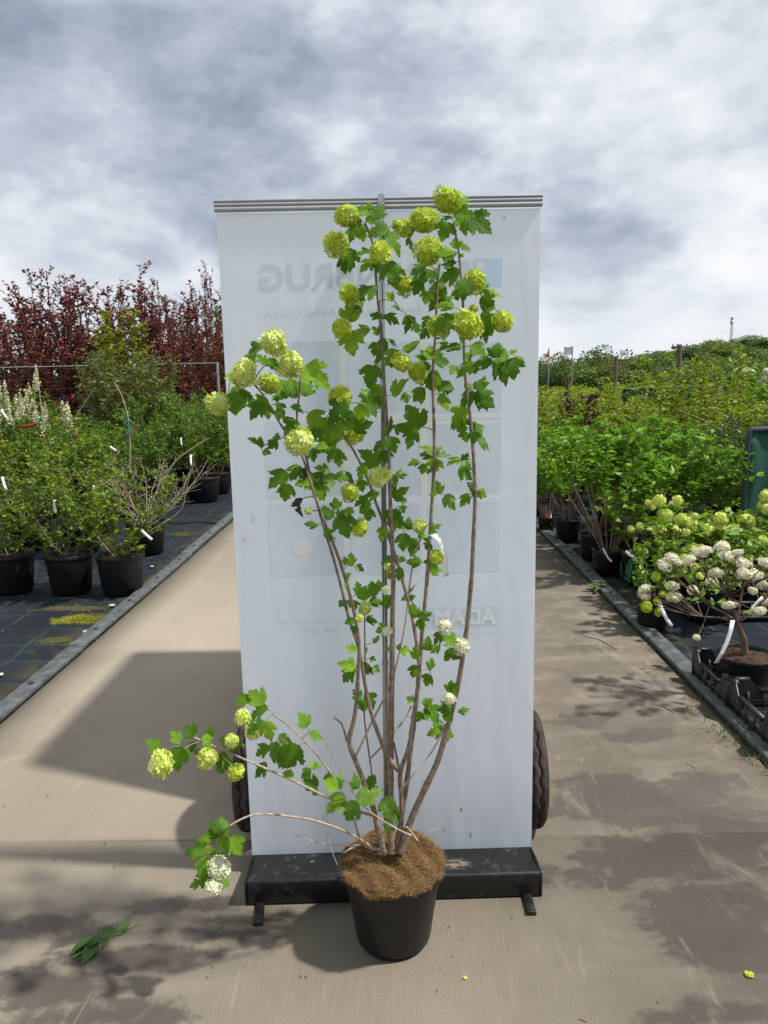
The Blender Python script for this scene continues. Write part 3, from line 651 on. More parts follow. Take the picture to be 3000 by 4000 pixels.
# stems, traced in photo pixels; each has its own distance from base to tip
STEMS = [  # name, bark, base width px, tip width px, depth base, depth tip, points
 ('bark', 31, 9, 1.875, 1.93, '1530,3330 1525,3240 1524,3100 1527,2900 1530,2650 1533,2410 1537,2240 1530,2090 1523,1930 1520,1780 1508,1600 1497,1450 1490,1310 1477,1180 1468,1090 1465,1010 1455,935 1440,900 1425,875'),
 ('bark', 30, 9, 1.87, 1.86, '1565,3330 1598,3220 1650,3100 1710,2980 1760,2800 1795,2650 1825,2450 1843,2250 1848,2130 1857,1950 1850,1780 1835,1610 1820,1500 1812,1380 1812,1250 1803,1100 1790,960 1783,925 1772,880'),
 ('bark', 23, 10, 1.90, 1.98, '1556,3330 1568,3200 1580,3120 1590,3050 1605,2915 1620,2800 1640,2600 1650,2450 1663,2330 1672,2210 1680,2100 1688,1950 1697,1800 1695,1620 1690,1530 1690,1440 1700,1330 1705,1200 1708,1100 1718,1030'),
 ('bark', 23, 9, 1.885, 1.90, '1545,3330 1570,3200 1568,3100 1557,3009 1574,2987 1600,2915 1617,2781 1633,2698 1639,2615 1633,2553 1622,2474 1601,2365 1578,2289 1557,2210 1542,2165 1509,2069 1463,1951 1441,1877 1423,1840 1396,1786 1366,1732 1336,1690 1296,1648'),
 ('bark', 22, 8, 1.88, 1.80, '1557,3009 1525,2980 1490,2900 1450,2790 1430,2700 1415,2600 1395,2500 1366,2434 1335,2300 1304,2183 1267,2069 1249,2000 1225,1918 1198,1792 1180,1720 1164,1662 1154,1638 1163,1586 1172,1535 1172,1466'),
 ('bark', 25, 8, 1.865, 1.78, '1500,3330 1476,3243 1462,3164 1418,3044 1386,2965 1355,2896 1373,2853 1391,2774 1398,2654 1405,2517 1384,2390 1361,2301 1337,2219 1307,2135 1277,2069 1250,1990 1216,1900 1190,1800 1153,1720 1117,1701 1114,1690 1072,1614 1042,1562 1021,1529 988,1497'),
 ('bark', 9, 6, 1.90, 1.91, '1480,3260 1466,3170 1451,3120 1456,3030 1444,2965 1431,2867 1420,2790 1427,2698 1425,2517 1424,2372'),
 ('pale', 10, 6, 1.88, 1.96, '1386,2962 1455,2815 1515,2700 1539,2636 1561,2550 1579,2463 1590,2390 1597,2310 1608,2222 1623,2156 1641,2110 1650,2080'),
 ('pale', 9, 7, 1.90, 1.93, '1444,2965 1480,2930 1540,2860 1595,2795 1608,2755'),
 ('pale', 8, 5, 1.86, 1.88, '1559,3095 1600,3040 1675,2957 1715,2890 1735,2840'),
 ('bark', 12, 9, 1.885, 1.88, '1556,2994 1548,2950 1539,2903'),
 ('bark', 11, 6, 1.86, 1.85, '1355,2896 1345,2855 1331,2820 1304,2802'),
 ('pale', 13, 7, 1.865, 1.78, '1480,3190 1440,3185 1380,3160 1274,3113 1165,3059 1150,3051 1020,2994 901,2943 821,2909 760,2881'),
 ('pale', 12, 6, 1.87, 1.74, '1510,3320 1470,3324 1408,3301 1404,3293 1397,3250 1389,3210 1353,3124 1313,3048 1288,3012 1237,2943 1187,2889 1150,2852 1107,2816 1067,2791'),
 ('pale', 11, 7, 1.86, 1.66, '1500,3330 1470,3320 1368,3254 1300,3227 1206,3198 1105,3186 1018,3175 960,3187 895,3227'),
 ('pale', 8, 4, 1.84, 1.82, '1607,3264 1553,3242 1501,3207 1447,3178 1400,3124 1360,3073 1324,3001 1274,2900'),
 ('pale', 4, 3, 1.80, 1.76, '1318,3378 1298,3336 1278,3270 1275,3171 1277,3095'),
 ('pale', 7, 3, 1.84, 1.80, '1408,3300 1392,3297 1341,3305 1279,3303 1185,3274 1150,3260'),
 ('pale', 9, 7, 1.86, 1.86, '1588,3230 1610,3256 1631,3284'),
 ('pale', 8, 7, 1.83, 1.81, '1398,3300 1370,3315 1345,3330'),
 ('pale', 3, 2, 1.93, 1.95, '1640,3270 1655,3250 1710,3238'),
]
BAL = [  # flower balls: x, y, radius px, colour, extra distance
 (1354, 843, 46, 'l', .02), (1316, 955, 47, 'l', .0), (1485, 985, 45, 'l', -.03), (1583, 893, 34, 'l', .06), (1550, 880, 22, 'l', .07), (1654, 861, 52, 'l', 0), (1675, 983, 56, 'l', -.02), (1577, 1113, 40, 'l', .06),
 (1364, 1146, 37, 'l', .03), (1746, 784, 54, 'l', -.02), (1856, 1095, 42, 'l', .02), (1334, 1284, 38, 'l', .02), (1569, 1416, 37, 'l', .03), (1630, 1451, 38, 'l', 0), (1330, 1552, 44, 'l', .04),
 (1829, 1270, 53, 'l', -.05), (1711, 1275, 43, 'l', .0), (1765, 1255, 37, 'l', .05), (1965, 1257, 42, 'l', .03), (1850, 1205, 17, 'l', .05),
 (1069, 1342, 51, 'p', 0), (1134, 1425, 53, 'p', -.03), (949, 1463, 50, 'p', -.02), (851, 1577, 46, 'p', .02), (1051, 1499, 42, 'l', .08), (1167, 1727, 53, 'p', -.04),
 (1384, 1699, 38, 'l', .07), (1480, 1862, 42, 'p', -.03), (1369, 1923, 33, 'l', .03), (1204, 1997, 15, 'l', 0), (1407, 2062, 34, 'l', 0),
 (1508, 2305, 18, 'c', 0), (1426, 2378, 27, 'p', .02), (1405, 2415, 17, 'p', .02), (1521, 2216, 20, 'p', .05), (1637, 2057, 30, 'p', .02), (1708, 2177, 27, 'l', -.02), (1512, 2466, 19, 'c', .02),
 (1736, 2448, 26, 'c', 0), (1805, 2526, 31, 'c', .03), (1754, 2730, 24, 'c', .02),
 (628, 2986, 46, 'p', 0), (947, 2802, 32, 'p', 0), (988, 2860, 28, 'p', .03), (908, 2894, 30, 'p', .02), (812, 2962, 39, 'p', .02), (922, 3015, 33, 'l', 0),
 (852, 3388, 41, 'c', 0), (834, 3466, 31, 'c', .0), (816, 3318, 15, 'l', .01)]
# leaf blades, base and tip, noted on enlarged tiles: (tile x, tile y, enlargement): list
TILES = {
 (1250, 700, 3.318): '650,460,500,330 640,520,600,330 680,520,830,310 640,470,660,570 500,500,370,640 530,600,560,770 430,640,390,800 880,630,640,690 830,720,1090,890 1150,760,1220,900 640,960,460,960 370,900,400,1180 310,1010,320,1210 690,1060,530,1120 720,1050,780,1180 900,1070,1000,1370 880,1080,800,1330 720,1380,450,1430 720,1380,590,1520 700,1340,590,1290 480,1510,550,1659',
 (1600, 700, 3.318): '660,200,745,320 660,205,800,240 580,440,830,460 680,530,560,640 760,500,1050,640 660,500,720,670 560,500,370,530 500,560,420,760 600,950,360,900 600,900,590,760 650,890,800,830 640,1000,700,950 600,1080,450,970 640,1190,380,1270 660,1230,470,1350 560,1130,440,1050 370,1190,130,1230 220,1310,20,1250 440,1380,240,1330 600,1430,620,1570 480,1450,250,1480 600,1440,720,1420 690,1300,740,1530 770,1370,830,1480 970,1350,1060,1350 920,1400,1010,1480 1000,1520,1165,1460 930,1530,1100,1659 420,1520,540,1650 360,1540,270,1650 200,1120,20,1200 150,1330,50,1480 240,1450,200,1600',
 (1250, 1100, 3.318): '380,520,400,290 470,310,550,380 950,240,860,150 1040,370,930,310 780,450,650,400 790,480,860,420 800,490,670,540 850,440,1020,480 400,650,510,800 400,650,400,920 640,620,450,650 640,610,590,700 760,690,690,590 830,740,860,970 800,720,670,860 900,760,1000,780 720,790,720,930 1000,890,850,1080 950,1000,920,1120 790,1010,690,1100 690,1090,640,1320 1130,440,1170,640 1220,540,1270,660 1140,930,1250,700 1140,930,1320,840 1380,1020,1230,950 1440,1010,1430,780 1460,1020,1659,990 1440,470,1320,560 1400,600,1290,720 1430,1090,1280,1140 1400,1100,1390,1230 960,1490,960,1240 960,1490,1100,1260 960,1490,860,1300 600,1480,560,1370 650,1470,500,1440 840,1430,540,1540 760,1480,740,1610 390,1560,110,1530 330,1590,150,1659 1090,1440,1130,1570 1190,1430,1340,1500 1300,1490,1330,1570 1400,1200,1440,1400 1580,1460,1570,1659 1530,1300,1659,1420',
 (1600, 1100, 3.318): '600,500,370,480 560,340,400,220 600,200,620,230 1090,330,890,360 920,440,1090,680 950,610,1035,750 930,420,1150,490 650,710,740,780 660,860,410,760 660,870,530,950 500,790,390,880 310,1020,520,1040 800,830,980,920 850,860,830,960 1070,1040,860,1000 740,930,850,1040 850,1060,640,1100 860,1090,860,1185 1100,970,1120,790 1270,980,1070,880 1310,940,1400,870 1390,970,1450,1090 1300,1000,1380,1220 1120,1030,1300,1240 870,1400,950,1180 870,1400,1030,1290 830,1440,620,1540 870,1430,1100,1610 870,1430,1030,1400 840,1460,830,1659 880,1480,1030,1630 520,1300,350,1470 560,1360,380,1400 420,1460,400,1650 610,1100,520,1200 330,1150,230,1380 180,1380,40,1540 740,1400,790,1320',
 (780, 1270, 3.318): '800,300,570,350 800,280,750,220 850,520,760,360 850,520,950,420 700,370,570,470 680,470,720,570 1000,450,920,540 930,520,1010,570 1360,560,1640,730 1450,620,1570,790 530,820,340,800 400,730,370,620 540,850,420,930 560,830,520,1090 570,900,620,1000 290,920,320,1050 370,900,450,1110 890,1020,620,1000 880,1030,840,1200 830,1030,650,1160 860,870,710,770 860,900,850,700 1180,880,920,740 1200,900,940,930 1040,930,950,950 1220,940,1230,700 1340,910,1560,880 1340,910,1430,700 990,1020,1130,1150 1020,1080,1040,1230 1180,1060,1350,1120 1420,1140,1620,1280 1310,1350,1270,1210 1260,1270,1030,1410 1560,1300,1440,1470 800,1590,640,1430 1000,1500,1000,1390 1000,1500,890,1600 820,1640,920,1650 1520,1580,1659,1560',
 (1200, 1500, 3.318): '210,680,50,400 30,600,230,640 410,740,230,530 370,740,140,870 350,760,330,940 200,550,330,710 380,840,380,1080 340,900,230,980 50,850,120,990 520,260,260,400 500,280,440,450 610,540,530,350 600,590,460,490 600,590,820,490 790,260,900,400 720,260,640,470 380,420,410,560 1030,640,1130,460 1040,600,960,640 1050,640,1130,560 1150,540,1280,630 1060,690,1140,880 1060,690,1240,770 1000,750,840,830 1000,860,1040,1030 1480,560,1310,350 1480,560,1430,370 1440,560,1270,560 1490,560,1590,480 1390,570,1290,770 900,1080,760,850 880,1080,890,920 750,1060,640,1190 280,1150,100,1060Y 260,1170,340,1330Y 370,1180,520,1200 600,1270,550,1130 600,1270,460,1270 230,1180,20,1340 200,1190,270,1300 150,1310,210,1500 380,1620,360,1470 390,1610,280,1540 390,1610,470,1510 210,1659,230,1570 690,1240,720,1390 930,1420,740,1400 930,1420,800,1300 930,1420,850,1510 780,1490,610,1560 810,1540,680,1650 1130,1490,1250,1350 1270,1540,1230,1480 1220,1580,1250,1659 1170,1220,1060,1310 1160,1230,1090,1170 1150,1180,1270,1130',
 (1550, 1500, 3.318): '470,940,330,850 290,1010,150,1020 280,990,250,1090 490,980,360,1000 360,1040,320,1170 400,1100,400,1170 500,970,480,1150 540,930,410,740Y 510,880,570,780 540,940,710,910Y 510,1000,580,1030 840,970,640,1040 840,970,760,890 820,980,730,1110 850,1000,930,900 860,1000,960,1060 830,1070,990,1220 850,1070,1020,1140 800,430,860,650 900,320,690,480 980,500,1110,630 1060,730,1260,780Y 1060,730,1030,680 1090,750,1140,830 880,620,870,750 990,620,1010,760 540,1420,530,1250 540,1420,610,1310 520,1410,420,1410 620,1450,740,1570Y 1010,1400,930,1270Y 1010,1390,1030,1290Y 1010,1400,950,1470Y 1010,1400,1070,1450Y 930,1430,840,1550 1060,1380,1190,1460',
 (930, 1650, 3.318): '660,660,450,530 640,650,390,830 790,560,690,740 790,600,830,760W 830,600,880,760W 650,800,600,1020 640,850,530,950 830,990,770,1210W 850,1000,830,1220W 1030,760,870,850 960,770,750,800 1030,1320,890,1280 1030,1320,1000,1240 1200,1250,1120,1070 1190,1250,1230,1120 1330,1210,1410,1460 1330,1220,1230,1390 1300,1230,1370,1130 1400,1110,1490,1260 1420,1110,1510,1130 1090,1000,1060,830 1140,1380,1190,1480 1180,1520,1270,1480 1190,1490,1230,1540',
 (1150, 1900, 3.318): '970,280,930,440 930,370,1010,380 1170,540,1070,680 1170,550,1160,640 1290,300,1240,520 1280,300,1160,400 1410,550,1360,410 1410,550,1500,450 1480,560,1490,400 1430,610,1400,830 1440,610,1340,750 1450,610,1540,700 1560,680,1490,840 1580,640,1659,690 690,1030,630,910 740,1030,760,870 740,1030,820,960 790,1040,910,1080 650,1210,720,1120 660,1210,760,1180 660,1260,710,1290 820,1400,830,1240 810,1400,760,1330 870,1470,910,1310 1020,1420,1000,1240 1020,1420,930,1320 1020,1420,1090,1290 1110,1350,1090,1220 970,1510,1150,1490 980,1510,1070,1600 1200,1410,1250,1580 640,1490,570,1550 760,1480,800,1620 700,1470,720,1540 1290,960,1130,950 1290,960,1330,900 1290,960,1390,960 1290,960,1280,1020 1440,960,1380,900 1640,990,1460,960 1640,990,1560,860 1390,1060,1320,1210 1220,1110,1230,1210 1500,1390,1560,1220Y 1500,1390,1610,1300Y 1480,1430,1390,1440 1510,1410,1540,1490',
 (1500, 1900, 3.318): '590,600,660,470 600,740,530,830 600,740,620,850 440,640,570,640 650,960,560,1100 610,1120,730,1060 610,1160,710,1140 610,1170,630,1190 520,680,580,720',
 (1250, 2300, 2.765): '530,320,610,250 500,330,630,320 520,330,570,390 720,420,610,440 710,430,650,520 590,590,600,500 580,590,530,530 490,640,550,740 540,750,600,770 510,800,460,960 560,850,530,910 570,850,650,890 390,660,280,630 400,650,330,570 400,670,340,700 370,850,240,780 370,850,330,770 340,870,230,990 390,870,350,950 370,320,270,350 380,400,370,470 430,1180,340,1150 430,1190,370,1090 440,1190,430,1250 480,1160,620,1290 490,1170,560,1140 450,1240,460,1310 1040,310,1000,190 1070,310,1200,240 1070,310,1180,320 1080,330,1100,460 1080,340,1180,400 1070,340,1040,430 850,660,810,630Y 850,660,860,590Y 850,660,820,710Y 870,670,970,670 870,670,910,720 770,650,720,650 1050,760,1020,610 1150,660,1180,540 1320,470,1200,480 1310,480,1210,560 1300,500,1310,590 1290,610,1190,670 1450,590,1340,490 1450,590,1430,510 1390,640,1430,800 1400,640,1510,820 1190,880,1170,760 1190,880,1240,760 1190,930,1120,1040 1190,930,1200,1010 1050,820,940,860 1040,830,990,960 1060,880,1020,940 1010,1220,940,1170 1140,1280,1210,1180 1110,1240,1260,1240 1140,1280,1270,1390 1140,1290,1190,1380 1090,1330,1120,1490 1080,1330,1050,1490 1400,1120,1420,990 1440,1150,1450,1010 1420,1260,1270,1300 1420,1250,1340,1220 1400,1330,1330,1430 1440,1340,1480,1430 1520,1310,1610,1270 1530,1310,1530,1380 1310,1530,1180,1540 1310,1540,1240,1650 1310,1530,1230,1470 1340,1530,1470,1590 1340,1530,1440,1510 1340,1540,1400,1640 1320,1530,1310,1430Y 1320,1520,1340,1600Y',
 (550, 2650, 2.765): '200,810,70,660 420,690,290,630Y 420,690,330,570 590,600,490,540 590,600,590,490 750,630,760,500 680,620,720,740 680,620,780,700 410,740,390,960 420,740,340,800 460,770,470,880 600,700,520,800 680,790,560,890 680,790,590,930 780,770,700,840 860,810,920,970 850,930,890,1030 910,870,960,990 920,870,990,920 920,610,820,640 920,620,890,740 980,750,1090,690 990,740,1030,820 1190,230,1020,260 1330,270,1170,130 1330,270,1280,120 1370,330,1160,380 1370,330,1260,490 1350,470,1430,570 1340,470,1390,620 1340,480,1230,530 1260,510,1150,590 1370,720,1220,700 1380,740,1230,830 1460,690,1400,830Y 1490,650,1640,640Y 1540,720,1610,950 1540,810,1440,920 1590,880,1540,960 1350,910,1220,1030 1620,990,1550,1100',
 (1100, 2650, 2.765): '170,720,60,950 150,700,220,860 180,710,240,780 270,520,220,380 280,520,320,380 270,540,130,540 310,590,430,610 340,960,410,930 340,960,300,900 290,960,160,970 310,990,190,1070 390,1170,240,1090 390,1180,320,1060 380,1190,310,1260 560,1060,450,1060 550,1060,490,1010 600,1070,670,1050 600,1090,650,1180 600,1180,460,1100 600,1190,460,1200 690,1280,490,1360 690,1280,510,1240 680,1290,560,1400 790,1200,720,1090Y 790,1200,830,1060Y 790,1200,900,1110Y 910,1200,1000,1070 910,1200,1050,1170 830,1340,1060,1180Y 840,1340,880,1200Y 840,1340,1040,1300Y 1140,1270,960,1390Y 820,1340,690,1540Y 820,1340,840,1550Y 820,1340,610,1420Y 1140,1270,1240,1230Y 1150,1280,1150,1500Y 1160,1280,1290,1360Y 1140,1290,1070,1400Y 1220,1420,1360,1560Y 1230,1420,1330,1470Y 1220,1430,1250,1600Y 1190,1540,1130,1659Y 1180,1540,1080,1600Y',
 (700, 3050, 2.765): '530,500,340,480Y 470,510,330,480 540,500,450,420Y 440,480,530,590 350,620,200,600 340,610,290,700 420,600,290,540 520,610,370,740 520,600,440,620 550,610,670,790 560,590,710,680 280,790,60,750 270,810,170,960 330,830,240,1000 330,970,240,1150 320,960,170,1090 220,1110,120,1120 440,1070,540,1110 370,740,400,830',
}
# skeleton nodes that side shoots may start from
nodes = []                                        # (x, y, depth, stem index)
stem_geo = []
for si, (bark, w0, w1, d0, d1, pts) in enumerate(STEMS):
    p = np.array([[float(q) for q in s_.split(',')] for s_ in pts.split()])
    seg = np.r_[0, np.cumsum(np.hypot(*np.diff(p, axis=0).T))]; tt = np.linspace(0, 1, max(4, int(seg[-1]/28)))
    xs = np.interp(tt, seg/seg[-1], p[:, 0]); ys_ = np.interp(tt, seg/seg[-1], p[:, 1])
    if len(xs) > 5:                               # soften the corners
        for _ in range(2): xs[1:-1] = (xs[:-2] + 2*xs[1:-1] + xs[2:])/4; ys_[1:-1] = (ys_[:-2] + 2*ys_[1:-1] + ys_[2:])/4
    dep = d0 + (d1 - d0)*tt + .010*np.sin(tt*7 + si)
    dep = np.minimum(dep, 2.125)
    P = np.array([at_depth(a_, b_, c_) for a_, b_, c_ in zip(xs, ys_, dep)])
    wpx = w0 + (w1 - w0)*tt**.62
    knot = 1 + .16*(np.arange(len(tt)) % 7 == 3)
    Rr = np.array([.5*wp/FPX*depth_of(q) for wp, q in zip(wpx, P)])*knot
    stem_geo.append((bark, P, Rr)); nodes += [(x, y, d, si) for x, y, d in zip(xs[1:], ys_[1:], dep[1:])]
leaves = []
for (tx, ty, z), body in TILES.items():
    for q in body.split():
        typ = q[-1] if q[-1] in 'YW' else 'N'; v = [float(x) for x in q.rstrip('YW').split(',')]
        leaves.append((tx + v[0]/z, ty + v[1]/z, tx + v[2]/z, ty + v[3]/z, typ))
# drop doubles noted on two neighbouring tiles, keep at most 296 (largest first)
keep = []
for l in sorted(leaves, key=lambda l: -math.hypot(l[2] - l[0], l[3] - l[1])):
    if all(math.hypot(l[0] - k_[0], l[1] - k_[1]) + math.hypot(l[2] - k_[2], l[3] - k_[3]) > 24 for k_ in keep): keep.append(l)
def shadowed(j):                                   # a second lobe noted from the same leaf base
    l = keep[j]; a = atan2(l[3] - l[1], l[2] - l[0])
    return any(math.hypot(l[0] - k_[0], l[1] - k_[1]) < 15 and abs((a - atan2(k_[3] - k_[1], k_[2] - k_[0]) + pi) % (2*pi) - pi) < 1.25 for k_ in keep[:j])
keep = [l for j, l in enumerate(keep) if not shadowed(j)]
n_all = len(keep)
# grow side shoots: join every leaf base and flower to the nearest twig already there
targets = [('f', i, x, y) for i, (x, y, r, c, d) in enumerate(BAL)] + [('l', i, l[0], l[1]) for i, l in enumerate(keep)]
todo = list(targets); nd = list(nodes); shoots = {}; where = {}
NX = np.array([[a_[0], a_[1]] for a_ in nd])
best = [None]*len(todo)
TD = np.array([[t_[2], t_[3]] for t_ in todo]); dist = np.hypot(TD[:, None, 0] - NX[None, :, 0], TD[:, None, 1] - NX[None, :, 1])
# shoots leave a stem below their leaf: prefer nodes lower in the picture
dist += np.clip((TD[:, None, 1] - NX[None, :, 1]), 0, 60)*.35
bi = dist.argmin(1); bd = dist.min(1); done = np.zeros(len(todo), bool)
for _ in range(len(todo)):
    i = np.where(done, 1e9, bd).argmin(); done[i] = True
    kind_, idx_, x, y = todo[i]; nx_, ny_, ndp, si = nd[bi[i]]
    dep = ndp + rng.normal(0, .012) + ((BAL[idx_][4] if BAL[idx_][4] > .035 else BAL[idx_][4] - .045) if kind_ == 'f' else rng.normal(0, .018))
    dep = min(dep, 2.13); where[(kind_, idx_)] = (dep, si)
    dpx = math.hypot(x - nx_, y - ny_)
    if dpx > 3:
        kk = 5; tt = np.linspace(0, 1, kk); sag = -.10*dpx*np.sin(tt*pi)
        shoots.setdefault(si, []).append(([at_depth(nx_ + (x - nx_)*a_, ny_ + (y - ny_)*a_ + s_, ndp + (dep - ndp)*a_) for a_, s_ in zip(tt, sag)], 4.6 if kind_ == 'f' or dpx > 45 else 3.0))
    nd.append((x, y, dep, si))
    dn = np.hypot(TD[:, 0] - x, TD[:, 1] - y) + (6 if kind_ == 'l' else 30); better = dn < bd; bi[better] = len(nd) - 1; bd[better] = dn[better]
for si, (bark, P, Rr) in enumerate(stem_geo):
    g = G(); g.tube(loc(P), Rr, 9 if Rr[0] > .008 else 6)
    for pts, wp in shoots.get(si, []):
        pts = loc(np.array(pts)); r0 = .5*wp/FPX*1.95
        g.tube(pts, np.linspace(r0*1.15, r0*.8, len(pts)), 4, 1, cap=False)
    g.obj('stem', [M_bark if bark == 'bark' else M_pale, M_shoot], hero, smooth=True)
lr = random.Random(3)
SMALL = G()
for i, (x0, y0, x1, y1, typ) in enumerate(keep):
    dep, si = where[('l', i)]
    P = at_depth(x0, y0, dep); view = unit(CP - P); z = depth_of(P)
    inpl = (CR*(x1 - x0) - CU*(y1 - y0))/FPX*z; Lp = np.linalg.norm(inpl)
    D = unit(unit(inpl) + view*lr.uniform(-.25, .55)); L = Lp/max(.55, abs(D @ unit(inpl)))*.98
    nrm = .62*view + np.array([0, 0, .60]) + np.array([lr.gauss(0, .33), lr.gauss(0, .2), lr.gauss(0, .2)]); nrm = unit(nrm - D*(nrm @ D))
    X_ = np.cross(D, nrm)
    wd = lr.uniform(.9, 1.12)
    px_len = math.hypot(x1 - x0, y1 - y0)
    if px_len < 32: wd *= 1.1
    me = (LEAF_Y if typ == 'Y' else LEAF_W if typ == 'W' else LEAF); me = me[lr.randrange(len(me))]
    if P[1] + D[1]*L > 2.135: P[1] -= max(0, P[1] + D[1]*L - 2.135)
    m4 = Matrix.Identity(4); Q = loc(P)
    for a_ in range(3): m4[a_][0] = X_[a_]*L*wd*1.05; m4[a_][1] = D[a_]*L; m4[a_][2] = nrm[a_]*L; m4[a_][3] = Q[a_]
    if i < 290: o = obj('leaf', me, hero); o.matrix_local = m4
    else:                                         # the smallest ones, joined
        co_ = np.empty(len(me.vertices)*3, np.float32); me.vertices.foreach_get('co', co_); mm4 = np.array(m4)
        tri = np.array([p_.vertices[:] for p_ in me.polygons]); SMALL.add(co_.reshape(-1, 3) @ mm4[:3, :3].T + mm4[:3, 3], tri)
if SMALL.V: SMALL.obj('small_leaves', leaf_mat('small_snowball_leaf', (.050, .150, .008), (.095, .235, .012), .40, .42, (.19, .36, .02)), hero, smooth=True)['kind'] = 'stuff'
for i, (x, y, r, c, d) in enumerate(BAL):
    dep, si = where[('f', i)]; P = at_depth(x, y, dep); R = r/FPX*depth_of(P)*.985
    if P[1] + R > 2.14: P = at_depth(x, y, 2.14 - R)
    me = (HEAD_S if r < 21 else HEAD)[c]; me = me[i % len(me)]
    obj('flower_head', me, hero, loc(P), (lr.uniform(-.5, .5), lr.uniform(-.5, .5), lr.uniform(0, 6)), (R*1.02, R*lr.uniform(.84, 1), R*lr.uniform(.86, 1.08)))
# white plastic label band hanging from the middle stem
def tag_strip(g, P, wdir, wd, m=0):
    P = np.asarray(P); S = unit(wdir)*wd/2; V = np.concatenate([P - S, P + S]); k = len(P)
    g.add(V, [(i, i + 1, k + i + 1, k + i) for i in range(k - 1)], m)
px_t = [(1683, 2088), (1697, 2090), (1712, 2108), (1725, 2135), (1735, 2170), (1742, 2205), (1745, 2235), (1742, 2252)]
P = [loc(at_depth(x, y, 1.85 + .002*i)) for i, (x, y) in enumerate(px_t)]
g = G(); tag_strip(g, P, CR*.8 + CF*.5 + CU*.25, .018); to = g.obj('plant_tag', M_tag, hero, smooth=True)
md = to.modifiers.new('thickness', 'SOLIDIFY'); md.thickness = .0006
g = G()
for j in range(3):
    t0 = np.array(P[2 + j//2])*(.7 - .3*(j % 2)) + np.array(P[3 + j//2])*(.3 + .3*(j % 2)); nn = unit(np.cross(np.array(P[3]) - np.array(P[2]), CR*.6 + CF*.75 + CU*.25)); nn *= np.sign(nn @ (-CF))
    S = unit(CR*.6 + CF*.75 + CU*.25)
    g.add([t0 - S*.005 + nn*.001, t0 + S*.004 + nn*.001, t0 + S*.004 + nn*.001 - (0, 0, .0014), t0 - S*.005 + nn*.001 - (0, 0, .0014)], [(0, 1, 2, 3)])
g.obj('tag_print', M_ink, to)

# ================================================================== NURSERY STOCK: shrubs grown stem by stem
def leaf_faces(P, D, N, L, W, fold=.18):
    """one folded pointed blade per row: returns V, T"""
    n_ = len(P); L = np.broadcast_to(L, n_)[:, None]; W = np.broadcast_to(W, n_)[:, None]
    D = D/np.linalg.norm(D, axis=1)[:, None]; S = np.cross(D, N); S /= np.linalg.norm(S, axis=1)[:, None] + 1e-9; N = np.cross(S, D)
    a = P; t_ = P + D*L - N*L*.12; l = P + D*L*.42 + S*W*.5 + N*W*fold; r = P + D*L*.42 - S*W*.5 + N*W*fold
    V = np.stack([a, r, t_, l], 1).reshape(-1, 3); i = np.arange(n_)[:, None]*4
    return V, np.concatenate([i + (0, 1, 2), i + (0, 2, 3)], 1).reshape(-1, 3)
def grow(seed, H, spread, nstem, nsub, sublen, leaf, aspect, per, r0=.05, start=.2, up=.5, rstem=.006, bend=.25, clump=.0, trunk=0., top=None, flop=.35):
    """returns (twig G, leaf V, leaf T, tip points)"""
    r = np.random.default_rng(seed); g = G(); LP, LD, LA = [], [], []; tips = []
    for s_ in range(nstem):
        a = 2*pi*(s_ + r.uniform(-.4, .4))/nstem; h = H*r.uniform(.68, 1.02); sp = spread*r.uniform(.3, 1.1)
        b0 = np.array([cos(a)*r0*r.uniform(.2, 1), sin(a)*r0*r.uniform(.2, 1), trunk])
        k = 7; tt = np.linspace(0, 1, k); aa = a + r.normal(0, .5)
        pth = np.stack([b0[0] + cos(a)*sp*tt**1.25 + cos(aa)*bend*h*.3*np.sin(tt*pi), b0[1] + sin(a)*sp*tt**1.25 + sin(aa)*bend*h*.3*np.sin(tt*pi), trunk + (h - trunk)*(tt - .10*spread/H*tt**3)], -1)
        g.tube(pth, np.linspace(rstem, rstem*.35, k), 4, cap=False); tips.append(pth[-1])
        segs = [(pth, start, h)]
        for q in range(nsub):
            u = start + (1 - start)*r.uniform(.0, .98); i = min(int(u*(k - 1)), k - 2); f = u*(k - 1) - i; p0 = pth[i]*(1 - f) + pth[i + 1]*f
            ang = r.uniform(0, 2*pi); out_ = np.array([cos(ang) + .5*cos(a), sin(ang) + .5*sin(a), up + r.normal(0, .3)]); out_ /= np.linalg.norm(out_)
            ln = sublen*H*r.uniform(.5, 1.15)*(1.15 - .55*u); q_ = np.linspace(0, 1, 4)
            sp_ = p0 + out_*ln*q_[:, None] + np.array([0, 0, .15*ln])*q_[:, None]**2 + r.normal(0, .03*ln, (4, 3))*q_[:, None]
            g.tube(sp_, np.linspace(rstem*.42, rstem*.2, 4), 3, cap=False); segs.append((sp_, .15, ln)); tips.append(sp_[-1])
        for pth_, st, ln in segs:
            m_ = max(2, int(per*ln/leaf)); u = st + (1 - st)*r.uniform(0, 1, m_)**.85; kk = len(pth_) - 1; i = np.minimum((u*kk).astype(int), kk - 1); f = (u*kk - i)[:, None]
            p_ = pth_[i]*(1 - f) + pth_[i + 1]*f; d_ = pth_[i + 1] - pth_[i]; d_ /= np.linalg.norm(d_, axis=1)[:, None]
            ang = r.uniform(0, 2*pi, m_); side = np.stack([np.cos(ang), np.sin(ang), r.normal(0, .35, m_)], -1)
            LP.append(p_); LD.append(d_*.55 + side*.9 + np.array([0, 0, -flop*.3])); LA.append(r.uniform(.6, 1.15, m_))
    P = np.vstack(LP); D = np.vstack(LD); A = np.concatenate(LA); nn = len(P)
    N = np.array([0, 0, 1.]) + r.normal(0, .45, (nn, 3)) + .35*D*(1, 1, 0)
    V, T = leaf_faces(P, D, N, leaf*A, leaf*aspect*A*r.uniform(.8, 1.2, nn))
    return g, V, T, np.array(tips)
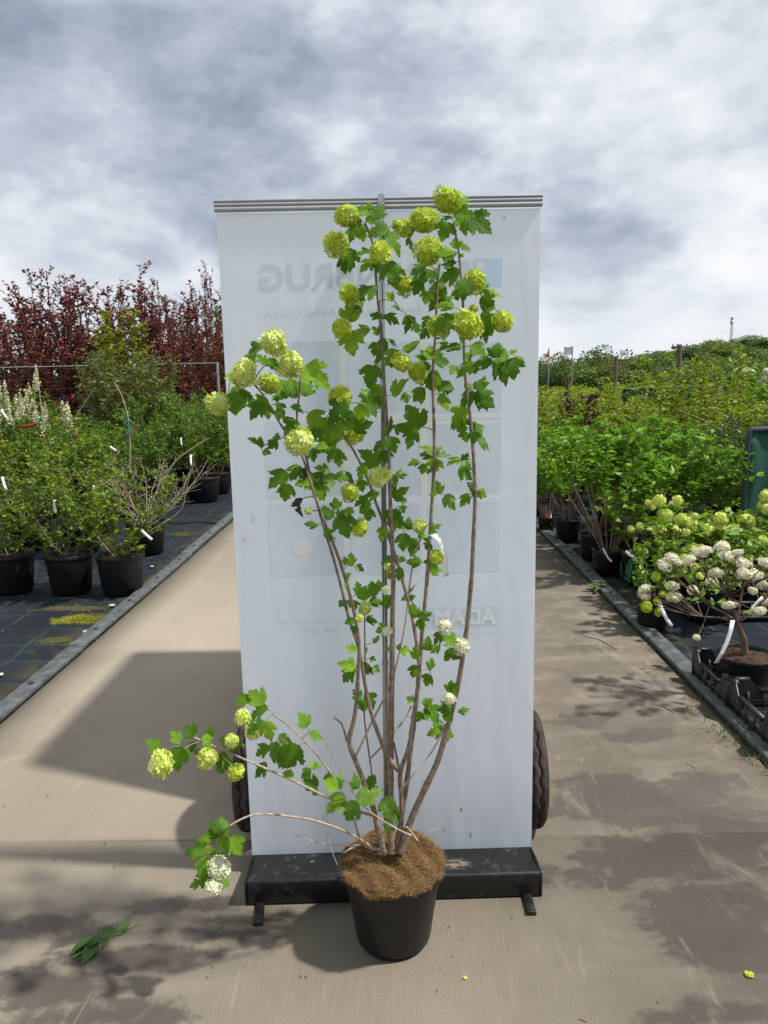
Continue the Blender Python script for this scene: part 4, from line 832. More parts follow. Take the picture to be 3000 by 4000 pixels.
def pot_mesh(name, r, h, mat, ribs=False, square=False):
    g = G(); rb = r*.82
    prof = [(0, .003), (rb - .01, .003), (rb, .012), (r*.955, h*.84), (r*.96, h*.86), (r, h*.88), (r*1.01, h*.93), (r*1.01, h*.985), (r*.99, h), (r*.96, h*.985), (r*.94, h*.86), (r*.92, h*.80)]
    g.lathe(prof, 4 if square else 30)
    me = g.mesh(name, [mat], not square)
    return me
M_pv = simple('black_pot_plastic', (.0065, .0068, .008), .5, .35, nscale=7, namt=.5)
POT = {q: pot_mesh('pot', *a_) for q, a_ in {'big': (.175, .30, M_pv), 'mid': (.118, .215, M_pv), 'small': (.085, .155, M_pv), 'low': (.10, .19, M_pv), 'sq': (.148, .20, M_pv, False, True), 'tub': (.225, .33, M_pv)}.items()}
PR = {'big': (.175, .30), 'mid': (.118, .215), 'small': (.085, .155), 'low': (.10, .19), 'sq': (.148, .20), 'tub': (.225, .33)}
def soil_mesh(r, z):
    g = G(); a = np.arange(20)*2*pi/20; V = [(r*cos(q), r*sin(q), z + .006*sin(q*5)) for q in a] + [(r*.5*cos(q), r*.5*sin(q), z + .012 + .008*sin(q*3)) for q in a] + [(0, 0, z + .02)]
    g.add(V, [(i, (i + 1) % 20, 20 + (i + 1) % 20, 20 + i) for i in range(20)]); g.add(np.array(V[20:]), [(i, (i + 1) % 20, 20) for i in range(20)]); return g.mesh('soil', [M_soil], True)
SOIL = {q: soil_mesh(r*.935 if q != 'sq' else .095, h*.88) for q, (r, h) in PR.items()}
LM = {
 'young': leaf_mat('young_lobed_foliage', (.055, .13, .006), (.115, .225, .008), .36, .5, (.27, .29, .01)),
 'fine': leaf_mat('fine_green_foliage', (.065, .165, .006), (.13, .27, .010), .36, .45, (.11, .15, .02)),
 'olive': leaf_mat('olive_foliage', (.085, .115, .035), (.15, .18, .065), .3, .45, (.22, .17, .03)),
 'lime': leaf_mat('yellow_green_foliage', (.17, .21, .010), (.26, .29, .014), .35, .5, (.24, .22, .02)),
 'plum': leaf_mat('dark_plum_foliage', (.095, .018, .028), (.18, .034, .040), .3, .45, (.28, .065, .03)),
 'copper': leaf_mat('copper_foliage', (.11, .024, .014), (.18, .045, .02), .28, .5, (.26, .09, .03)),
 'broad': leaf_mat('broad_green_foliage', (.075, .21, .010), (.15, .34, .016), .38, .42, (.24, .36, .02)),
 'yell': leaf_mat('young_yellow_green_foliage', (.15, .235, .008), (.26, .35, .010), .38, .5, (.32, .30, .015)),
 'dark': leaf_mat('dark_green_foliage', (.03, .085, .010), (.06, .125, .014), .25, .4, (.08, .11, .03)),
 'snow': leaf_mat('snowball_foliage', (.09, .20, .008), (.17, .31, .012), .32, .45, (.16, .22, .03)),
 'purple': leaf_mat('purple_foliage', (.035, .014, .016), (.075, .030, .025), .2, .5, (.12, .06, .04)),
 'blossom': leaf_mat('white_blossom', (.55, .53, .32), (.70, .68, .46), .15, .6),
 'far': leaf_mat('far_tree_foliage', (.065, .125, .020), (.115, .185, .026), .25, .6, (.11, .14, .03)),
 'farlime': leaf_mat('far_light_tree_foliage', (.12, .18, .022), (.175, .235, .03), .25, .6, (.15, .17, .04)),
 'fardark': leaf_mat('far_dark_tree_foliage', (.045, .085, .024), (.075, .12, .032), .25, .6),
 'farbrown': leaf_mat('far_brownish_tree_foliage', (.095, .105, .026), (.13, .155, .03), .25, .6, (.10, .065, .035)),
}
KIND = {  # seeds -> grow(...) parameters, leaf material, bark
 'young': (dict(H=.72, spread=.44, nstem=8, nsub=11, sublen=.34, leaf=.039, aspect=.9, per=2.9, start=.05, up=.35, rstem=.0055, bend=.5), 'young', M_bark),
 'fine': (dict(H=1.0, spread=.50, nstem=12, nsub=14, sublen=.26, leaf=.042, aspect=.55, per=5.0, start=.15, up=.7), 'fine', M_bark),
 'olive': (dict(H=1.78, spread=.72, nstem=16, nsub=15, sublen=.18, leaf=.095, aspect=.32, per=6.0, start=.2, up=.9), 'olive', M_bark),
 'lime': (dict(H=2.6, spread=.40, nstem=9, nsub=18, sublen=.15, leaf=.085, aspect=.8, per=5.0, start=.3, up=.9), 'lime', M_bark),
 'broad': (dict(H=.98, spread=.38, nstem=13, nsub=4, sublen=.22, leaf=.074, aspect=.56, per=5.2, start=.36, up=.9, bend=.15), 'broad', M_bark),
 'leggy': (dict(H=.95, spread=.42, nstem=15, nsub=4, sublen=.2, leaf=.075, aspect=.55, per=4.6, start=.55, up=.9, bend=.15), 'broad', M_bark),
 'yell': (dict(H=1.28, spread=.48, nstem=9, nsub=10, sublen=.22, leaf=.070, aspect=.58, per=3.8, start=.22, up=.8), 'yell', M_bark),
 'sparse': (dict(H=1.62, spread=.62, nstem=6, nsub=9, sublen=.2, leaf=.09, aspect=.5, per=3.6, start=.3, up=.7), 'yell', M_bark),
 'dark': (dict(H=.95, spread=.34, nstem=9, nsub=9, sublen=.24, leaf=.036, aspect=.6, per=4.2, start=.1, up=.8), 'dark', M_bark),
 'snow': (dict(H=.62, spread=.34, nstem=8, nsub=5, sublen=.3, leaf=.07, aspect=.85, per=3.6, start=.25, up=.5), 'snow', M_bark),
 'purple': (dict(H=1.05, spread=.22, nstem=8, nsub=10, sublen=.22, leaf=.05, aspect=.6, per=5, start=.2, up=.8), 'purple', M_bark2),
 'bare': (dict(H=.66, spread=.62, nstem=24, nsub=9, sublen=.36, leaf=.02, aspect=.7, per=.12, start=.1, up=.4, rstem=.0045, bend=.7), 'young', M_pale),
}
LIB = {}
def lib(kind, v):
    if (kind, v) not in LIB:
        kw, lm, bk = KIND[kind]; g, V, T, tips = grow(hash_(kind)*10 + v, **kw)
        LIB[kind, v] = (g.mesh('branchwork', [bk]), fast_mesh('foliage', V, T, [LM[lm]]), tips)
    return LIB[kind, v]
def hash_(s_): return sum(ord(c)*(i + 3) for i, c in enumerate(s_))
def shrub(kind, v, x, y, potk='mid', s=1., rz=None, label=None, group=None, name='potted_shrub', cat='shrub', sz=None, pots=True, zoff=0.):
    rz = random.uniform(0, 6.28) if rz is None else rz
    root = tag(empty(name, (x, y, zoff), rz), label, cat, group)
    bw, fo, tips = lib(kind, v); z = PR[potk][1]*.88 if pots else 0.
    if pots:
        po = obj('pot', POT[potk], root, rot=(0, 0, pi/4 - rz if potk == 'sq' else 0)); obj('soil', SOIL[potk], root)
    sc_ = (s, s, sz or s)
    obj('branchwork', bw, root, (0, 0, z), scale=sc_); f = obj('foliage', fo, root, (0, 0, z), scale=sc_); f['kind'] = 'stuff'
    return root
def to_local(root, P):
    c, s_ = cos(-root.rotation_euler[2]), sin(-root.rotation_euler[2]); d = np.asarray(P, float) - np.array(root.location)
    return np.stack([d[..., 0]*c - d[..., 1]*s_, d[..., 0]*s_ + d[..., 1]*c, d[..., 2]], -1)
def head(root, x, y, Y, r, c, small=False):
    """flower ball at a photo pixel (1659 px view) and distance"""
    P = at_depth(x*K, y*K, Y); R = r*K/FPX*depth_of(P); me = (HEAD_S if small else HEAD)[c]; me = me[random.randrange(len(me))]
    obj('flower_head', me, root, to_local(root, P), (random.uniform(-1, 1), random.uniform(-1, 1), random.uniform(0, 6)), (R, R*random.uniform(.9, 1), R*random.uniform(.85, 1.05))); return P
def twig_to(root, g, P, base, r=.0028, sag=.12):
    P = to_local(root, P); b_ = np.asarray(base, float); tt = np.linspace(0, 1, 6)[:, None]; ln = np.linalg.norm(P - b_)
    pth = b_ + (P - b_)*tt + np.array([0, 0, sag*ln])*np.sin(tt*pi); g.tube(pth, np.linspace(r*1.5, r*.8, 6), 4, cap=False)
def hang_tag(root, x, y, Y, ang=0., L=.13, wd=.02, mat=None, name='plant_tag', curl=.2):
    P0 = at_depth(x*K, y*K, Y); dn = np.array([sin(ang), 0, -cos(ang)]); pts = [to_local(root, P0 + dn*L*t_ + np.array([curl*L*t_*t_, -.02*t_, 0])) for t_ in np.linspace(0, 1, 5)]
    rzv = root.rotation_euler[2]; wdir = np.array([cos(ang), .35, sin(ang)]); c, s_ = cos(-rzv), sin(-rzv); wdir = np.array([wdir[0]*c - wdir[1]*s_, wdir[0]*s_ + wdir[1]*c, wdir[2]])
    g = G(); tag_strip(g, pts, wdir, wd); o = g.obj(name, mat or M_tag, root, smooth=True); md = o.modifiers.new('thickness', 'SOLIDIFY'); md.thickness = .0008; return o

# ------------------------------------------------------------------ left of the path
ORD = 'first second third fourth fifth sixth seventh eighth ninth tenth eleventh twelfth thirteenth fourteenth fifteenth sixteenth'.split()
def place(x, y, side):
    v = np.array([x, y, .8]) - CP; u = (1500 + FPX*(v @ CR)/(v @ CF))/K
    if side == 'right':
        row = ORD[min(15, max(0, int((y - 5.9)/.82)))]
        L = ((1195, 'beside the banner edge'), (1250, 'below the white flag'), (1300, 'left of the thin pole'), (1360, 'right of the thin pole'), (1420, 'before the brownish thicket'), (1470, 'left of the utility pole'), (1530, 'right of the utility pole'), (1590, 'left of the radio mast'), (9999, 'at the right edge'))
        return ', %s row, %s' % (row, next(s_ for b_, s_ in L if u < b_))
    row = ORD[min(15, max(0, int((y - 9.2)/1.0)))]
    L = ((40, 'at the left edge'), (100, 'behind the white spikes'), (170, 'under the fence rail'), (240, 'left of the olive bush'), (330, 'behind the olive bush'), (400, 'right of the olive bush'), (9999, 'beside the fence end post'))
    return ', %s back row, %s' % (row, next(s_ for b_, s_ in L if u < b_))
def gp(x, y, dy=0.): p = at_ground(x*K, y*K); return p[0], p[1] + dy
x, y = gp(135, 1290, .17); s1 = shrub('young', 0, x, y, 'big', 1.02, .4, 'twiggy young shrub in the middle one of the three front left pots')
x, y = gp(248, 1292, .17); s2 = shrub('young', 1, x, y, 'big', 1.0, 1.9, 'twiggy young shrub in the front black pot nearest the left kerb')
x, y = gp(5, 1290, .17); s3 = shrub('young', 2, x, y, 'big', 1.0, 3., 'twiggy young shrub in the front black pot cut by the left picture edge')
x, y = gp(165, 1200, .17); s4 = shrub('young', 1, x, y, 'big', 1.1, 4.4, 'twiggy young shrub standing behind the middle front pot on the left')
x, y = gp(306, 1203, .17); s5 = shrub('bare', 0, x, y, 'big', 1.0, 0., 'nearly leafless bush of pale arching twigs in a black pot by the left kerb')
x, y = gp(45, 1195, .17); s6 = shrub('young', 0, x, y, 'big', 1.15, 5.4, 'twiggy young shrub in the second row at the left picture edge')
x, y = gp(432, 1088, .22); s7 = shrub('fine', 0, x, y, 'tub', 1.05, 0.3, 'dense fine-leaved green shrub in a large black tub beside the banner', sz=1.05)
for i, (px_x, Y, kd, s_, sz_, lab) in enumerate([(60, 7.6, 'young', 1.25, None, 'yellowish twiggy shrub with orange ribbons in the third row on the left'), (190, 7.8, 'young', 1.3, None, 'yellowish twiggy shrub with white tags behind the bare pale bush'),
        (110, 8.9, 'young', 1.35, None, 'yellowish twiggy shrub tied with a red and green ribbon left of the path'), (285, 8.6, 'fine', 1.0, .85, 'bright green fine-leaved shrub under the teal and red ribbon'), (350, 9.6, 'fine', 1.1, 1.1, 'bright green fine-leaved shrub between the teal ribbon and the large tub'),
        (405, 11.2, 'fine', 1.2, 1.2, 'tall bright green fine-leaved shrub behind the large tub'), (470, 10.6, 'fine', 1.05, 1.05, 'fine-leaved green shrub half hidden by the left banner edge'), (230, 10.2, 'fine', 1.1, .85, 'fine-leaved green shrub in front of the olive bush'), (150, 10.4, 'fine', 1.1, .75, 'fine-leaved green shrub right of the white spiky one')]):
    P = at_depth(px_x*K, 1000*K, Y); q = shrub(kd, i % 3, P[0], Y, 'big', s_, None, lab, sz=sz_)
    if i == 0: s8 = q
    if i == 1: s9 = q
    if i == 2: s10 = q
    if i == 3: s11 = q
P = at_depth(308*K, 1000*K, 11.6); s12 = shrub('olive', 0, P[0], 11.6, 'tub', 1.02, .6, 'tall olive green willow-leaved bush with narrow leaves before the wire fence', sz=1.08)
P = at_depth(252*K, 1000*K, 12.4); shrub('olive', 1, P[0], 12.4, 'tub', .8, 2.6, 'narrow-leaved olive bush under the yellow green sapling', sz=.95)
P = at_depth(278*K, 1000*K, 13.3); s13 = shrub('lime', 0, P[0], 13.3, 'tub', 1.05, 1., 'tall yellow green sapling rising above the olive bush', sz=.98)
P = at_depth(2*K, 1000*K, 9.4); shrub('lime', 1, P[0] - .35, 9.4, 'tub', .5, 1., 'bright yellow green sapling at the left picture edge', sz=.83)
P = at_depth(34*K, 1000*K, 8.8); s14 = shrub('fine', 2, P[0], 8.8, 'big', 1.0, 1.6, 'shrub with upright spikes of cream white blossom on the left', sz=1.25)
g, V, T, tips = grow(91, H=1.28, spread=.62, nstem=12, nsub=3, sublen=.2, leaf=.03, aspect=.5, per=1., start=.6)
bl_ = G(); r_ = np.random.default_rng(5)
for a_ in range(120):
    tp = tips[r_.integers(len(tips))]; nn = 42; ln = r_.uniform(.14, .34); u = r_.uniform(0, 1, nn)
    Pn = tp + np.stack([r_.normal(0, .018, nn)*(1.1 - u), r_.normal(0, .018, nn)*(1.1 - u), -ln*.6 + ln*u], -1); V, T = leaf_faces(Pn, r_.normal(0, 1, (nn, 3)), r_.normal(0, 1, (nn, 3)), .024, .02); bl_.add(V, T)
o = bl_.obj('blossom', LM['blossom'], s14); o.location = (0, 0, .40); o['kind'] = 'stuff'; g.obj('flower_stalks', M_shoot, s14).location = (0, 0, .40)
# more of the same stock filling the rows behind
stock = []
r_ = np.random.default_rng(12)
for Y in np.arange(9.5, 15.6, 1.0):
    for X in np.arange(-2.6 - .0*Y, -.62*Y, -.85):
        if any(abs(X - q.location[0]) + abs(Y - q.location[1]) < .75 for q in bpy.data.objects if q.parent is None and q.name.startswith('potted')): continue
        kd = 'fine' if r_.random() < .6 else 'young'; far_l = X < -.36*Y
        stock.append(shrub(kd, int(r_.integers(3)), X + r_.normal(0, .08), Y + r_.normal(0, .1), 'big', (1.05 if kd == 'fine' else 1.4)*r_.uniform(.9, 1.1), None,
              ('fine-leaved green shrub' if kd == 'fine' else 'yellowish twiggy shrub') + place(X, Y, 'left'), 'potted shrubs crowded before the wire fence' if kd == 'fine' else 'twiggy potted shrubs crowded before the wire fence', sz=(.8 if kd == 'fine' else 1.1)*r_.uniform(.85, 1.1)))
# tags and ribbons tied to the plants
for root, x, y, Y, ang in ((s2, 305, 1144, 5.35, .7), (s4, 204, 1046, 6.3, -.35), (s1, 118, 1080, 5.3, -.1), (s9, 237, 964, 7.5, .9), (s7, 391, 945, 9.4, -.1), (s5, 413, 982, 6.6, -.2), (s10, 112, 946, 8.5, .1), (s3, 5, 1030, 5.3, .1), (s11, 225, 1004, 8.2, .6), (s6, 3, 884, 7.0, .4), (s7, 366, 933, 9.6, .1)):
    hang_tag(root, x, y, Y, ang, .085 + .010*Y/6, .019)
def ribbon(root, x, y, Y, mat, pts, wd=.028):
    P0 = at_depth(x*K, y*K, Y); z = depth_of(P0); g = G()
    Q = np.array([P0 + CR*(dx*K/FPX*z) - CU*(dy*K/FPX*z) + CF*(.012*sin(i*2.)) for i, (dx, dy) in enumerate(pts)])
    t_ = np.linspace(0, 1, 10); k_ = np.linspace(0, 1, len(Q)); Q = np.stack([np.interp(t_, k_, Q[:, a_]) for a_ in range(3)], -1); Q[1:-1] = (Q[:-2] + 2*Q[1:-1] + Q[2:])/4
    Q = to_local(root, Q); rzv = -root.rotation_euler[2]; wv = np.array([cos(rzv)*.25 + sin(rzv)*.3, sin(rzv)*.25 - cos(rzv)*.3, .9]) ; tag_strip(g, Q, wv, wd); o = g.obj('ribbon', mat, root, smooth=True); o.modifiers.new('thickness', 'SOLIDIFY').thickness = .001
ribbon(s11, 277, 908, 8.0, M_teal, [(-9, 14), (-7, 3), (2, 0), (8, 4), (10, 14), (4, 26), (-8, 36)], .04)
ribbon(s11, 281, 918, 8.01, M_red, [(0, -4), (9, 0), (6, 14), (2, 24)], .03)
ribbon(s10, 82, 912, 8.5, M_red, [(2, 0), (-10, 6), (-22, 9), (-36, 10)], .035)
ribbon(s10, 84, 908, 8.5, M_teal, [(6, -6), (0, 0), (-2, 6), (-4, 12)], .05)
ribbon(s9, 128, 872, 9.6, M_teal, [(0, -10), (1, 0), (4, 8), (3, 18)], .05); ribbon(s9, 122, 872, 9.6, M_red, [(0, -6), (1, 2), (6, 12), (12, 20)], .04)
for x, y in ((97, 945), (162, 924), (4, 948)): ribbon(s8, x, y, 7.4, M_orange, [(0, -8), (-2, 2), (4, 12), (7, 20)], .03)
# long bare shoots sticking out of the bushes
def shoot(root, pts, Y, r, mat, name='shoot'):
    Q = np.array([at_depth(a_*K, b_*K, Y) for a_, b_ in pts]); t_ = np.linspace(0, 1, 12); k_ = np.linspace(0, 1, len(Q)); Q = np.stack([np.interp(t_, k_, Q[:, a_]) for a_ in range(3)], -1); Q[1:-1] = (Q[:-2] + 2*Q[1:-1] + Q[2:])/4
    g = G(); g.tube(to_local(root, Q), np.linspace(r, r*.5, 12), 5); g.obj(name, mat, root)
shoot(s11, [(281, 1020), (281, 950), (279, 905), (262, 850), (247, 826)], 8.0, .009, M_pale)
shoot(s10, [(60, 1030), (100, 975), (150, 920), (202, 842)], 8.2, .010, M_pale); shoot(s10, [(120, 985), (98, 930), (88, 880), (84, 830)], 8.4, .009, M_pale)
shoot(s5, [(318, 1150), (345, 1060), (372, 1000), (415, 968), (452, 946)], 6.6, .008, M_pale); shoot(s5, [(318, 1150), (395, 1105), (403, 1050), (420, 1000)], 6.5, .005, M_pale); shoot(s5, [(315, 1150), (390, 1080), (402, 1040), (395, 1020)], 6.7, .005, M_pale)
# wire fence panel on the left
FY = 16.
pf = at_depth(469*K, 782*K, FY); zt_ = pf[2]
fence = tag(empty('wire_fence', (pf[0], FY, 0)), 'grey wire mesh fence panel with steel posts in front of the plum trees', 'fence')
for k_ in range(3):
    g = G(); g.tube([(-k_*6.2, 0, 0), (-k_*6.2, 0, zt_)], .03, 10); g.obj('post', M_steel, fence)
g = G(); g.tube([(0, 0, zt_ - .02), (-12.4, 0, zt_ - .02)], .012, 8); g.obj('top_rail', M_steel, fence)
g = G()
for z_ in np.arange(.1, zt_ - .05, .2): g.tube([(0, .0, z_), (-12, 0, z_)], .0022, 4, cap=False)
for x_ in np.arange(0, 12, .12): g.tube([(-x_, .006, 0), (-x_, .006, zt_ - .03)], .0016, 3, cap=False)
g.obj('wire_mesh', M_bark2, fence)['kind'] = 'stuff'
# plum and copper-leaved trees behind the fence
def small_tree(name, seed, H, W, leaf, nst, lm, bark, label, x, y, group=None, per=3., aspect=.55, start=.25):
    kw = dict(H=H, spread=W, nstem=nst, nsub=20, sublen=.17, leaf=leaf, aspect=aspect, per=per, r0=.25, start=start, up=.65, rstem=.025, bend=.3)
    key = (name, seed, lm)
    if key not in LIB:
        g, V, T, tp = grow(seed, **kw); LIB[key] = (g.mesh('trunk', [bark]), fast_mesh('crown', V, T, [LM[lm]]), tp)
    tr, cr, _ = LIB[key]
    root = tag(empty(name, (x, y, 0), random.uniform(0, 6.28)), label, 'tree', group); obj('trunk', tr, root); c = obj('crown', cr, root); return root
for i, (px_x, y_top, Y, lm, lab) in enumerate([(0, 610, 19, 'plum', 'dark plum tree at the far left picture edge'), (68, 565, 20, 'plum', 'tallest ragged plum tree with drooping tip on the left'), (128, 595, 20.5, 'plum', 'rounded plum tree second from the tall ragged one'), (40, 640, 21.5, 'copper', 'reddish copper-leaved tree between the two leftmost plum trees'),
        (190, 640, 19.5, 'plum', 'lower plum tree in the gap left of the yellow green sapling'), (228, 580, 20, 'plum', 'plum tree with forked tip right behind the yellow green sapling'), (272, 600, 21, 'plum', 'plum tree just right of the forked one'), (310, 645, 19, 'plum', 'low plum tree in the dip of the row'),
        (345, 598, 20, 'plum', 'plum tree with ragged open top left of the broad one'), (385, 603, 20.5, 'plum', 'broad-topped plum tree near the banner'), (430, 655, 19, 'copper', 'brownish copper tree before the right end of the plum row'), (458, 562, 21, 'plum', 'slim plum tree with a single tall spire beside the banner'),
        (380, 720, 18.2, 'copper', 'copper-leaved young tree behind the fence rail'), (440, 735, 18, 'copper', 'copper-leaved young tree by the fence end post'), (475, 680, 20, 'copper', 'copper-leaved tree half hidden by the banner edge'), (150, 700, 18.5, 'plum', 'low dark plum tree behind the fence left of the olive bush'), (85, 690, 18.8, 'copper', 'low copper-leaved tree above the white spiky shrub')]):
    P = at_depth(px_x*K, y_top*K, Y); v = i % 3; hgt_ = P[2]; slim = 'spire' in lab
    t_ = small_tree('plum_tree', 300 + v, 4.0, 1.0, .115, 10, lm, M_bark2, lab, P[0], Y, per=3.3, start=.12)
    for c in t_.children: c.scale = ((.45 if slim else .95 + .25*sin(i*3.)),)*2 + (hgt_/4.0,)
for i, (px_x, y_top, Y) in enumerate([(120, 680, 26), (260, 690, 27), (420, 640, 25), (470, 620, 27), (20, 700, 25)]):
    P = at_depth(px_x*K, y_top*K, Y); t_ = small_tree('young_tree', 320 + i % 2, 4.2, .9, .12, 8, 'far', M_bark2, 'light green young tree behind the plum row, ' + ('left of the sapling', 'behind the olive bush', 'near the fence end', 'beside the banner edge', 'at the left picture edge')[i], P[0], Y, 'green trees behind the plum row', per=1.6)
    for c in t_.children: c.scale = (1, 1, P[2]/4.2)

# ------------------------------------------------------------------ right of the path
x, y = gp(1183, 1152, .08); t1 = shrub('broad', 0, x, y, 'small', .86, .3, 'green potted shrub with an orange tag in the far small pot by the right kerb')
hang_tag(t1, 1183, 1108, y - .05, .1, .12, .012, M_orange); hang_tag(t1, 1190, 1105, y - .02, -.1, .14, .014)
x, y = gp(1232, 1174, .115); t2 = shrub('broad', 1, x, y, 'mid', .95, 1.3, 'green potted shrub in the round black pot second from the banner')
x, y = gp(1290, 1213, .12); t3 = shrub('leggy', 0, x, y, 'mid', 1.0, 2.3, 'leafy green shrub in the pot hidden behind the square one')
x, y = gp(1320, 1247, .10); t4 = shrub('leggy', 1, x, y, 'sq', 1.05, 4.0, 'green shrub with many bare lower stems in the square black pot')
hang_tag(t4, 1303, 1184, y - .11, .35, .11, .018)
x, y = gp(1385, 1262, .12); t5 = shrub('snow', 0, x, y, 'mid', .95, 1., 'snowball shrub standing in the green crate by the right kerb')
for a_ in ((1325, 1055), (1328, 1073)): pass
for hx, hy, r in ((1363, 1143, 8), (1382, 1138, 9), (1400, 1086, 7), (1410, 1097, 6)): head(t5, hx, hy, 5.1, r, 'p')
hang_tag(t5, 1352, 1190, 5.0, .75, .13, .02)
x, y = gp(1420, 1369, .10); t6 = shrub('snow', 1, x, y, 'low', .5, 2., 'small snowball shrub with a white tag in the lone pot by the right kerb', sz=.62)
for hx, hy, r, c in ((1418, 1245, 10, 'l'), (1397, 1311, 12, 'l'), (1422, 1322, 9, 'l'), (1420, 1300, 9, 'l'), (1432, 1283, 8, 'l')): head(t6, hx, hy, y - .12, r, c)
hang_tag(t6, 1424, 1300, y - .14, .28, .15, .024)
# crowd of snowball shrubs
SB = [(1455, 5.3, 'snowball shrub with yellow green balls just behind the small front pot', [(1423, 1083, 13), (1439, 1114, 14), (1424, 1144, 15), (1434, 1156, 12), (1452, 1148, 15)]),
      (1500, 5.0, 'snowball shrub with large yellow green balls in the middle of the flowering group', [(1464, 1081, 11), (1471, 1122, 13), (1490, 1133, 16), (1501, 1116, 8), (1492, 1184, 12), (1512, 1190, 12), (1482, 1150, 9)]),
      (1560, 5.2, 'snowball shrub with yellow green balls in front of the dark leafy bushes', [(1556, 1122, 15), (1531, 1144, 14), (1556, 1144, 12), (1585, 1146, 14), (1536, 1178, 14)]),
      (1620, 5.4, 'tall snowball shrub with yellow green balls below the green screen', [(1612, 1127, 17), (1627, 1150, 10), (1608, 1175, 8), (1640, 1172, 13), (1648, 1092, 12), (1655, 1073, 14), (1657, 1100, 12), (1650, 1200, 12)]),
      (1535, 4.6, 'snowball shrub among the flowering group behind the white-flowered one', [(1512, 1245, 8), (1478, 1205, 8), (1545, 1262, 9), (1500, 1225, 8)]), (1630, 4.7, 'snowball shrub at the right picture edge in the flowering group', [(1598, 1240, 10), (1617, 1208, 9), (1648, 1170, 12), (1560, 1300, 8)])]
for i, (px_x, Y, lab, hs) in enumerate(SB):
    P = at_depth(px_x*K, 1150*K, Y); t_ = shrub('snow', i % 3, P[0], Y, 'mid', .95, i*1.7, lab, sz=.66)
    g = G()
    for hx, hy, r in hs:
        Pq = head(t_, hx, hy, Y - .30 + .1*sin(hx), r, 'p'); twig_to(t_, g, Pq, (0, 0, .35), .003, .05)
    g.obj('flower_stalk', M_shoot, t_)
# crates
def crate(x, y, lx, ly, h, mat, label, rz=0., name='plastic_crate'):
    root = tag(empty(name, (x, y, .012), rz), label, 'crate'); t_ = .012
    g = G(); g.box(0, lx, 0, ly, 0, .012); g.obj('base_panel', mat, root, bevel=.002)
    def side(L, name_):
        g = G(); c = .22*L; hi, lo = h, h*.68
        g.box(0, L, 0, t_, 0, .022)                                   # foot rail
        g.box(0, L, 0, t_, lo*.42, lo*.52); g.box(c, L - c, 0, t_*1.6, lo - .016, lo)
        for e in (0, 1):                                              # raised corners with a sloping shoulder
            xs_ = (0, c*.55, c, c*.55, 0) ; P2 = [(0, lo*.52), (c + .03, lo*.52), (c + .03, lo - .016), (c, lo), (c*.6, hi), (0, hi)]
            if e: P2 = [(L - a_, b_) for a_, b_ in P2][::-1]
            n2 = len(P2); V = [(a_, 0, b_) for a_, b_ in P2] + [(a_, t_*.35, b_) for a_, b_ in P2]
            g.add(V, [(i, (i + 1) % n2, n2 + (i + 1) % n2, n2 + i) for i in range(n2)])
            cx = sum(a_ for a_, _ in P2)/n2; cz = sum(b_ for _, b_ in P2)/n2
            g.add([V[i] for i in range(n2)] + [(cx, 0, cz)], [(i, (i + 1) % n2, n2) for i in range(n2)]); g.add([V[n2 + i] for i in range(n2)] + [(cx, t_*.35, cz)], [(i, (i + 1) % n2, n2) for i in range(n2)])
            x0 = 0 if not e else L - c*.62; g.box(x0, x0 + c*.62, -.004, t_*1.5, hi - .014, hi)
        nrib = max(4, int(L/.075))
        for i in range(nrib + 1):
            xx = i*(L - .012)/nrib; tall = hi - .014 if xx < c*.5 or xx > L - c*.55 else lo - .016
            g.box(xx, xx + .012, -.003, t_*1.3, .022, tall)
        g.box(0, L, t_*.45, t_*.7, .022, lo*.45)
        return g.mesh(name_, [mat])
    for L, px0, py0, rz_ in ((lx, 0, 0, 0), (lx, lx, ly, pi), (ly, 0, ly, -pi/2), (ly, lx, 0, pi/2)):
        obj('side_panel', side(L, 'side_panel'), root, (px0, py0, 0), (0, 0, rz_))
    return root
M_crate = simple('black_crate_plastic', (.017, .019, .022), .42, .5, nscale=8, namt=.5)
crate(1.492, 3.262, .60, .40, .155, M_crate, 'black slatted plastic crate holding the pot of the white-flowered shrub')
crate(1.497, 2.845, .60, .405, .165, M_crate, 'empty black slatted plastic crate nearest the camera on the right')
p = at_ground(1392*K, 1262*K); crate(p[0] - .12, p[1] - .05, .38, .42, .17, M_gcrate, 'dark green plastic crate behind the square pot by the right kerb')
p = at_depth(1500*K, 1300*K, 4.75); crate(p[0] - .1, 4.55, .6, .4, .17, M_crate, 'black plastic crate under the snowball shrubs behind the small front pot')
